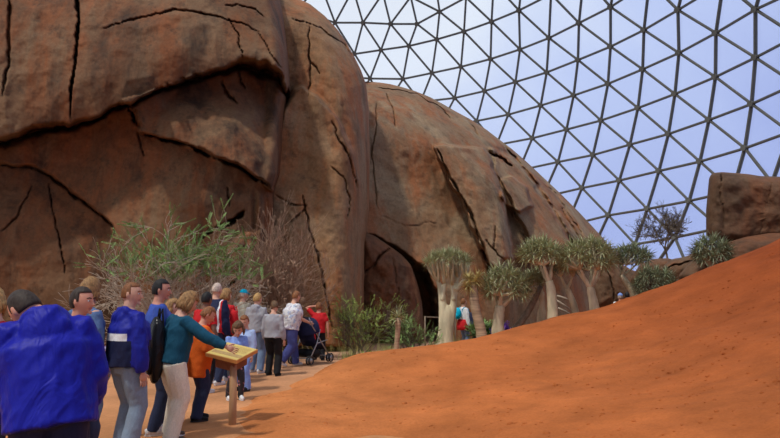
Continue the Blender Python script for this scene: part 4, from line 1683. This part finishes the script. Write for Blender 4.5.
    if zones:
        tmats = [M[z[0]] for z in zones]
        inv = TB.inverted()
        mi = []
        for p in tm.polygons:
            q = inv @ (Vector(p.center) - hip) / Z
            k = 0
            for i, z in enumerate(zones):
                if z[1](q):
                    k = i
            mi.append(k)
        for m_ in tmats:
            tm.materials.append(m_)
        tm.polygons.foreach_set('material_index', mi)
    link(tname, tm, tmats, root)
    # trousers
    tr_ = MB()
    lw = legw
    tr_.tube([T(0, 0, .055), T(0, 0, .02), T(0, -.004, -.03), T(0, -.004, -.06)], [(.092 * Z, .07 * Z), (.100 * Z, .080 * Z), (.102 * Z, .080 * Z), (.085 * Z, .070 * Z)], 16, ref=right)
    for hj, kn, an in legsj:
        if shorts:
            tr_.tube([hj, hj.lerp(kn, .5), kn], [Z * .056 * lw, Z * .056 * lw, Z * .054 * lw], 12)
        else:
            bot = an + Vector((0, 0, -.018 * Z))
            tr_.tube([hj, hj.lerp(kn, .5), kn, kn.lerp(bot, .5), bot], [Z * .057 * lw, Z * .053 * lw, Z * .044 * lw, Z * .041 * lw, Z * .038 * lw], 12)
    pm = remesh(tr_, voxel, 2, .5)
    nv = len(pm.vertices)
    co = np.empty(nv * 3)
    pm.vertices.foreach_get('co', co)
    co = co.reshape(-1, 3)
    no = np.empty(nv * 3)
    pm.vertices.foreach_get('normal', no)
    no = no.reshape(-1, 3)
    co = co + no * ((fbm(co * [9, 9, 6] + seed + 9, 3, seed) * .8) * wrinkle)[:, None]
    pm.vertices.foreach_set('co', co.ravel())
    link('trousers', pm, M[legs], root)
    # shoes
    for hj, kn, an in legsj:
        sh_ = MB()
        pitch = Vector((0, 1, 0))
        lift = an.z - .045 * Z
        rot = Matrix.Identity(3)
        if lift > .03:
            rot = Matrix.Rotation(-min(1.1, lift * 6), 3, 'X')
        ft = .075 * hk + .03
        ctr = an
        def S(a, b, c):
            return ctr + rot @ Vector((a, b, c))
        L = .27 * hk
        zb = -.045 * Z
        sh_.tube([S(0, -.075 * hk, zb + .045), S(0, -.03 * hk, zb + .052), S(0, .04 * hk, zb + .045), S(0, .11 * hk, zb + .035), S(0, .17 * hk, zb + .028), S(0, .195 * hk, zb + .026)],
                 [(.030 * hk, .035), (.040 * hk, .048), (.043 * hk, .041), (.047 * hk, .031), (.040 * hk, .024), (.020 * hk, .014)], 12, ref=(1, 0, 0))
        sh_.tube([S(0, -.01, zb + .06), S(0, -.005, zb + .11)], [.044 * hk, .040 * hk], 10)
        so = link('shoe', sh_.mesh('shoe'), M[shoes], root)
        sl = MB()
        pr = []
        for t in range(20):
            a = 2 * PI * t / 20
            yy = .06 * hk + .142 * hk * math.cos(a)
            xx = (.042 + .006 * math.cos(a)) * hk * math.sin(a) * 1.1
            pr.append((xx, yy))
        vs = [S(a, b, zb + .004) for a, b in pr] + [S(a, b, zb + .022) for a, b in pr]
        sl.add(vs, [tuple(range(19, -1, -1)), tuple(range(20, 40))] + [(i, (i + 1) % 20, 20 + (i + 1) % 20, 20 + i) for i in range(20)])
        link('sole', sl.mesh('sole'), M['shoe_white'] if shoes != 'black' else M['rubber'], so, smooth=False)
    if cap:
        cm = MB()
        def cf(q):
            q = q.copy()
            if q.z < .02 * hs:
                q.z = .02 * hs
            return q
        cm.ball(Hp(0, -.004, .02), (.086 * hs, .104 * hs, .108 * hs), 20, 14, HM, fn=cf)
        if cap[1]:
            cm.tube([Hp(0, .06, .045), Hp(0, .12, .042), Hp(0, .165, .034)], [(.07 * hs, .006), (.065 * hs, .006), (.03 * hs, .005)], 12, ref=HM @ Vector((1, 0, 0)))
        link('cap', cm.mesh('cap'), M[cap[0]], root)
    if extra:
        extra(root, T, TB, Z, Hp, locals())
    return root


DOWN = -1
# 1 foreground man in a royal blue jacket
person('large man seen from behind in a baggy royal blue hooded jacket, foreground left', 57, 3.95, 1.81, -24, top='royal_big', legs='navy', hair='dark', hstyle='buzz', skin='skin_red', shoes='black',
       lean=(13, -6), neck=(-.85, .6, .62), head=(-34, 40, -14), armL=((-.32, .25, -1), (.1, .7, -.7)), armR=((.20, .12, -1), (-.05, .75, -.55)), top_len=.46, bulk=1.16, loose=.040, voxel=.011, hood=1.45, wrinkle=.010, seed=3, legw=1.25)
# 2 red shirt at the frame edge
person('fair-haired person in a red top, cut by the left edge of the photo', -4, 5.2, 1.70, -60, top='red', legs='dark_jeans', hair='blonde', hstyle='bob', head=(10, 20, 0), seed=4)
# 3 boy in profile
person('dark-haired boy in profile looking right, behind the royal blue jacket', 80, 5.6, 1.69, 80, top='steel_blue', legs='dark_jeans', hair='dark', hstyle='short', skin='skin_red', head=(18, 0, 0), seed=5, loose=.022,
       feet=((-.06, .03, 0), (.06, -.03, 0)))
# 4 curly blond woman
person('person with big curly blond hair and faded blue top, back turned', 87, 6.7, 1.79, 35, top='steel_blue', legs='jeans', hair='curly', hstyle='curly', head=(-20, 12, 0), seed=6, loose=.02)
# 5 boy in windbreaker
person('teenage boy in a royal blue and navy windbreaker with one white band', 130, 6.75, 1.75, 38, top='royal', legs='grey_jeans', hair='auburn', hstyle='buzz', shoes='shoe_brown',
       head=(52, 0, 0), armL=((-.25, .1, -1), (-.05, .5, -1)), armR=((.20, -.02, -1), (.0, .18, -1)), top_len=.50, bulk=1.12, loose=.036, voxel=.012, hood=1.0, wrinkle=.011, seed=7, legw=1.22,
       zones=[('royal', lambda q: True), ('navy', lambda q: q.z < .135 and abs(q.x) < .122), ('white', lambda q: .135 < q.z < .172 and q.x < .10)], tname='windbreaker')
# 6 man in blue tee
person('dark-haired man in a bright blue t-shirt looking right', 159, 7.7, 1.80, 62, top='tee_blue', legs='dark_jeans', hair='black', hstyle='short', skin='skin_red', sleeve='short', shoes='shoe_white',
       head=(20, 4, 0), top_len=.48, bulk=1.1, seed=8, tname='shirt', armR=((.15, -.1, -1), (-.2, .6, -.6)))
# 7 woman half hidden
person('person with light brown tied-back hair, mostly hidden by the woman in the teal sweater', 170, 8.2, 1.55, 80, top='stripe', legs='dark_jeans', hair='curly', hstyle='long', head=(10, 15, 0), seed=9, tname='shirt')


# 8 woman in teal reaching to the sign
person('blond woman in a dark teal sweater and cream trousers reaching to the sign', 174.5, 7.35, 1.67, 52, top='teal', legs='cream', hair='curly', hstyle='bob', shoes='shoe_brown',
       lean=(9, 2), head=(5, 28, 8), armL=((-.75, -.05, -.75), (.25, .75, -.7)), armR=((.66, .80, -.55), (.50, 1.0, -.34)), top_len=.50, bulk=1.05, loose=.022, voxel=.012, seed=10, legw=1.35,
       feet=((-.085, .03, 0), (.09, -.03, 0)), tname='sweater')
# 9 boy in orange
person('boy in a long orange shirt and dark jeans looking down at the sign', 200, 8.45, 1.46, 60, top='orange', legs='dark_jeans', hair='auburn', hstyle='short', skin='skin_red', shoes='black', lean=(6, 0),
       head=(10, 32, 0), armR=((.12, .12, -1), (-.25, .9, -.1)), armL=((-.1, .3, -1), (.1, .9, 0)), top_len=.375, bulk=1.2, loose=.04, sleeve='long', seed=11, legw=1.3, tname='shirt')
# 10 bald man
person('older man with close-cropped grey hair in a navy jacket with red and white sleeve stripes', 216, 11.6, 1.80, 30, top='navy', legs='dark_jeans', hair='grey', hstyle='buzz', skin='skin', head=(-14, 4, 0), bulk=1.2, loose=.035,
       seed=12, zones=[('navy', lambda q: True), ('white', lambda q: .098 < q.x < .112), ('red', lambda q: .112 <= q.x < .128)])
# 11 black-haired person in red
person('black-haired person in a red t-shirt, arms bare, in front of the grey-haired man', 206, 10.7, 1.63, 35, top='red', legs='black', hair='black', hstyle='short', skin='skin_dark', sleeve='short', head=(-10, 5, 0), seed=13,
       tname='shirt', armR=((.25, .0, -1), (.0, .35, -1)), bulk=1.1)
# 12 woman with brown curls in red
person('person with curly brown hair and a red top beside the navy jacket', 225, 12.2, 1.68, 30, top='red', legs='dark_jeans', hair='curly', hstyle='curly', head=(10, 10, 0), seed=14, bulk=1.15, loose=.03)
# 13 turquoise cap
person('person in a beige jacket and turquoise cap seen from behind', 243, 14.6, 1.68, 28, top='beige', legs='beige', hair='grey', hstyle='short', cap=('turquoise', True), head=(20, 8, 0), seed=15, bulk=1.1, loose=.022)
# 14 grey hoodie
person('blond teenager in a grey hooded sweatshirt and light jeans, back turned', 257, 13.2, 1.60, 20, top='grey', legs='jeans', hair='blonde', hstyle='short', hood=1.1, head=(10, 10, 0), seed=16, bulk=1.05, loose=.024, legw=1.2, tname='sweatshirt')
# 15 grey sweater, black trousers
person('dark-haired boy in a grey sweater and black trousers', 274, 12.75, 1.45, 15, top='grey', legs='black', hair='brown', hstyle='short', shoes='black', head=(-30, 22, -6), seed=17, bulk=1.02, loose=.02, legw=1.2, tname='sweater',
       armL=((-.2, 0, -1), (0, .3, -1)))
# 16 woman pushing the stroller
person('woman in a printed white t-shirt and blue trousers pushing the stroller, one heel raised', 291, 14.3, 1.66, 48, top='print_white', legs='indigo', hair='auburn', hstyle='short', sleeve='short', lean=(9, 0), head=(-10, 14, 0), seed=18,
       bulk=1.35, loose=.03, legw=1.35, armL=((-.1, .55, -1), (.05, 1, -.35)), armR=((.1, .45, -1), (-.05, 1, -.25)), feet=((-.07, .14, 0), (.06, -.17, .05)), top_len=.47, tname='shirt')
# 18 child in red with hand on head
person('red-shirted child in black trousers with one hand on the head, beyond the stroller', 319, 15.6, 1.36, 10, top='red', legs='black', hair='auburn', hstyle='short', skin='skin_red', shoes='black', sleeve='short', seed=19,
       armL=((-.62, .05, .62), (.80, .0, .12)), armR=((.35, -.05, -1), (.1, .0, -1)), bulk=1.12, loose=.024, legw=1.2, top_len=.47, tname='shirt')
# 19 two small children at the sign
person('small girl with brown hair in a light blue top looking at the sign', 237, 10.0, 1.17, 150, top='light_blue', legs='print_dark', hair='brown', hstyle='bob', head=(25, 32, 0), seed=20, hs=.9, bulk=1.1, loose=.03, lean=(8, 0),
       armL=((-.1, .4, -1), (.2, 1, -.1)), armR=((.1, .4, -1), (-.2, 1, -.1)))
person('small child in a pale blue jacket and light jeans behind the girl at the sign', 247, 10.9, 1.22, -150, top='pale_blue', legs='light_blue', hair='auburn', hstyle='short', head=(-25, 25, 0), seed=22, hs=.9, bulk=1.15, loose=.035, legw=1.2,
       shoes='black')


# 20 far visitors seen between the trees
def red_wrap(root, T, TB, Z, Hp, L):
    mb = MB()
    mb.tube([T(0, 0, .08), T(0, 0, .02), T(0, 0, -.06), T(0, .0, -.12)], [(.11 * Z, .09 * Z), (.13 * Z, .11 * Z), (.15 * Z, .12 * Z), (.14 * Z, .115 * Z)], 16)
    link('tied_jacket', mb.mesh('tied_jacket'), M['red'], root)


def pack_on(mat):
    def f(root, T, TB, Z, Hp, L):
        mb = MB()
        mb.ball(T(0, -.13, .19), (.085 * Z, .06 * Z, .11 * Z), 14, 10, TB)
        mb.ball(T(0, -.17, .15), (.06 * Z, .035 * Z, .055 * Z), 12, 8, TB)
        bp_ = link('backpack', mb.mesh('backpack'), M[mat], root)
        for sx in (-1, 1):
            st = MB()
            st.tube([T(.06 * sx, -.08, .25), T(.07 * sx, -.03, .305), T(.075 * sx, .06, .27), T(.08 * sx, .09, .19)], .012, 6)
            link('strap', st.mesh('strap'), M[mat], root)
    return f


def both(root, T, TB, Z, Hp, L):
    red_wrap(root, T, TB, Z, Hp, L)
    pack_on('turquoise')(root, T, TB, Z, Hp, L)


person('visitor in white with a red jacket round the waist, right of the forked trunk', 463, 20.6, 1.66, 60, top='white', legs='jeans', hair='auburn', hstyle='short', seed=23, extra=both, voxel=.02)
person('visitor in dark blue clothes behind the ringed aloe trunk', 474, 21.4, 1.50, 60, top='dark_jeans', legs='dark_jeans', hair='dark', hstyle='short', seed=24, voxel=.02)
person('distant visitor in pale clothes, left of two heads over the dune', 620, 21.8, 1.62, 20, top='white', legs='jeans', hair='grey', hstyle='short', seed=25, voxel=.02, cap=('light_blue', True), gz=-.08)
person('distant visitor in a blue top and dark hair, right of two heads over the dune', 627, 22.2, 1.68, 20, top='tee_blue', legs='jeans', hair='black', hstyle='short', seed=26, voxel=.02, gz=-.1)


# ------------------------------------------------------------------ bags and stroller
def soft_bag(name, label, cat, c, size, mat, rotz=0, strap=True, seed=0):
    root = empty(name, Vector((c.x, c.y, c.z - size[2] / 2)))
    root.rotation_euler = (0, 0, rotz)
    mb = MB()
    rr = random.Random(seed)

    def fn(q):
        e = 2.6
        n = Vector((q.x / (size[0] / 2), q.y / (size[1] / 2), q.z / (size[2] / 2)))
        k = (abs(n.x) ** e + abs(n.y) ** e + abs(n.z) ** e) ** (1 / e)
        w = 1 + .10 * noise.noise(q * 9 + Vector((seed, 0, 0)))
        return q / max(k, .01) * w
    mb.ball((0, 0, size[2] / 2), (size[0] / 2, size[1] / 2, size[2] / 2), 26, 20, fn=fn)
    link('bag_body', mb.mesh('bag_body'), M[mat], root)
    pk = MB()
    pk.ball((0, -size[1] * .48, size[2] * .36), (size[0] * .36, size[1] * .22, size[2] * .24), 16, 12)
    link('pocket', pk.mesh('pocket'), M[mat], root)
    if strap:
        for sx in (-1, 1):
            st = MB()
            st.tube([(sx * size[0] * .25, size[1] * .3, size[2] * .5), (sx * size[0] * .28, size[1] * .3, size[2] * .9), (sx * size[0] * .2, size[1] * .25, size[2] * 1.12), (sx * size[0] * .1, size[1] * .1, size[2] * .98)], .012, 6)
            link('strap', st.mesh('strap'), M[mat], root)
    tag(root, label, cat)
    return root


soft_bag('backpack', 'glossy black backpack hanging between the blue t-shirt and the teal sweater', 'bag', P(156, 350, 7.25), (.22, .16, .72), 'gloss_black', -.9, seed=4)
soft_bag('tote_bag', 'colourful printed bag between the royal blue jacket and the windbreaker', 'bag', P(105, 364, 7.3), (.12, .16, .40), 'print_multi', -.6, seed=5)
soft_bag('backpack', 'red backpack hanging low beside the curly-haired person in red', 'bag', P(232, 322, 11.8), (.26, .18, .45), 'red', -.6, seed=6)


def stroller():
    Y = 14.75
    c = P(310.5, 345, Y)
    root = empty('stroller', (c.x, Y, 0))
    root.rotation_euler = (0, 0, -math.radians(28))
    tag(root, 'navy blue folding stroller with black wheels beside the red-shirted child', 'stroller')
    # local frame: +y forward
    fr = MB()
    for sx in (-1, 1):
        x = .24 * sx
        fr.tube([(x, -.42, 1.02), (x, -.30, .85), (x, .12, .42), (x, .42, .12)], .013, 8)
        fr.tube([(x, -.36, .12), (x, -.10, .45), (x, .02, .75)], .013, 8)
        fr.tube([(x, -.1, .45), (x, .30, .50)], .012, 8)
    fr.tube([(-.24, -.36, .14), (.24, -.36, .14)], .012, 8)
    fr.tube([(-.24, .40, .14), (.24, .40, .14)], .012, 8)
    link('frame', fr.mesh('frame'), M['metal'], root)
    hd = MB()
    hd.tube([(-.24, -.42, 1.02), (0, -.45, 1.04), (.24, -.42, 1.02)], .018, 8)
    link('handle', hd.mesh('handle'), M['rubber'], root)
    st = MB()
    st.tube([(0, -.20, .92), (0, -.16, .6), (0, -.04, .42), (0, .25, .40), (0, .34, .30)], [(.20, .03), (.21, .05), (.21, .05), (.20, .04), (.19, .03)], 14, ref=(1, 0, 0))
    link('seat', st.mesh('seat'), M['navy'], root)
    cn = MB()
    vs, fs = [], []
    n1, n2 = 12, 10
    for t in (1.0, .93):
        for i in range(n1 + 1):
            a = -.25 + 1.95 * i / n1
            for j in range(n2 + 1):
                b = PI * j / n2
                r = .30 * t
                vs.append((.28 * t * math.cos(b), -.05 + r * math.sin(b) * .95 * -math.cos(a), .68 + r * math.sin(b) * math.sin(a) * 1.05 + .02))
    m = (n1 + 1) * (n2 + 1)
    for i in range(n1):
        for j in range(n2):
            a = i * (n2 + 1) + j
            fs.append((a, a + 1, a + n2 + 2, a + n2 + 1))
            fs.append((m + a, m + a + n2 + 1, m + a + n2 + 2, m + a + 1))
    cn.add(vs, fs)
    link('canopy', cn.mesh('canopy'), M['navy'], root)
    bk = MB()
    bk.tube([(-.2, -.05, .22), (.2, -.05, .22)], [(.17, .09)] * 2, 12)
    link('basket', bk.mesh('basket'), M['black'], root)
    for sx in (-1, 1):
        for y in (-.36, .42):
            for k in (-1, 1):
                w = MB()
                x = .24 * sx + .035 * k
                ring = [(x, y + .085 * math.cos(t), .10 + .085 * math.sin(t)) for t in np.linspace(0, 2 * PI, 21)]
                w.tube(ring, .016, 8, cap=False)
                wo = link('wheel', w.mesh('wheel'), M['rubber'], root)
                h = MB()
                h.tube([(x - .012, y, .10), (x + .012, y, .10)], [.05, .05], 12)
                link('hub', h.mesh('hub'), M['metal'], wo)
    bb = MB()
    bb.ball((0, .0, .55), (.12, .11, .17), 12, 10)
    link('blanket', bb.mesh('blanket'), M['red'], root)


stroller()

# ------------------------------------------------------------------ light
w = bpy.data.worlds.new('world')
scn.world = w
w.use_nodes = True
nt = w.node_tree
nt.nodes.clear()
out = nt.nodes.new('ShaderNodeOutputWorld')
bg = nt.nodes.new('ShaderNodeBackground')
tc = nt.nodes.new('ShaderNodeTexCoord')
sx = nt.nodes.new('ShaderNodeSeparateXYZ')
nt.links.new(tc.outputs['Generated'], sx.inputs[0])
# whiter haze to the upper left, bluer to the lower right
ma = nt.nodes.new('ShaderNodeMath')
ma.operation = 'MULTIPLY_ADD'
nt.links.new(sx.outputs[0], ma.inputs[0])
ma.inputs[1].default_value = -.9
ma.inputs[2].default_value = 0
mb_ = nt.nodes.new('ShaderNodeMath')
mb_.operation = 'MULTIPLY_ADD'
nt.links.new(sx.outputs[2], mb_.inputs[0])
mb_.inputs[1].default_value = 1.0
nt.links.new(ma.outputs[0], mb_.inputs[2])
nz = noise_tex(nt, tc.outputs['Generated'], 3.0, 5, .55, .4)
mc = nt.nodes.new('ShaderNodeMath')
mc.operation = 'MULTIPLY_ADD'
nt.links.new(nz, mc.inputs[0])
mc.inputs[1].default_value = .5
nt.links.new(mb_.outputs[0], mc.inputs[2])
colr = ramp(nt, mc.outputs[0], [(.0, (.40, .48, .83)), (.28, (.55, .64, .93)), (.58, (.82, .88, .98))])
nt.links.new(colr, bg.inputs[0])
bg.inputs[1].default_value = 1.0
nt.links.new(bg.outputs[0], out.inputs[0])

sun_d = bpy.data.lights.new('sun', 'SUN')
sun_d.energy = 3.2
sun_d.color = (1.0, .93, .82)
sun_d.angle = math.radians(3.5)
sun = bpy.data.objects.new('sun', sun_d)
COL.objects.link(sun)
S_ = Vector((-.34, -.34, .88)).normalized()     # towards the sun
sun.rotation_euler = S_.to_track_quat('Z', 'Y').to_euler()
sun.location = S_ * 60

vs_ = scn.view_settings
vs_.view_transform = 'Standard'
vs_.look = 'None'
vs_.gamma = 1
vs_.exposure = 0.0
vs_.use_curve_mapping = False
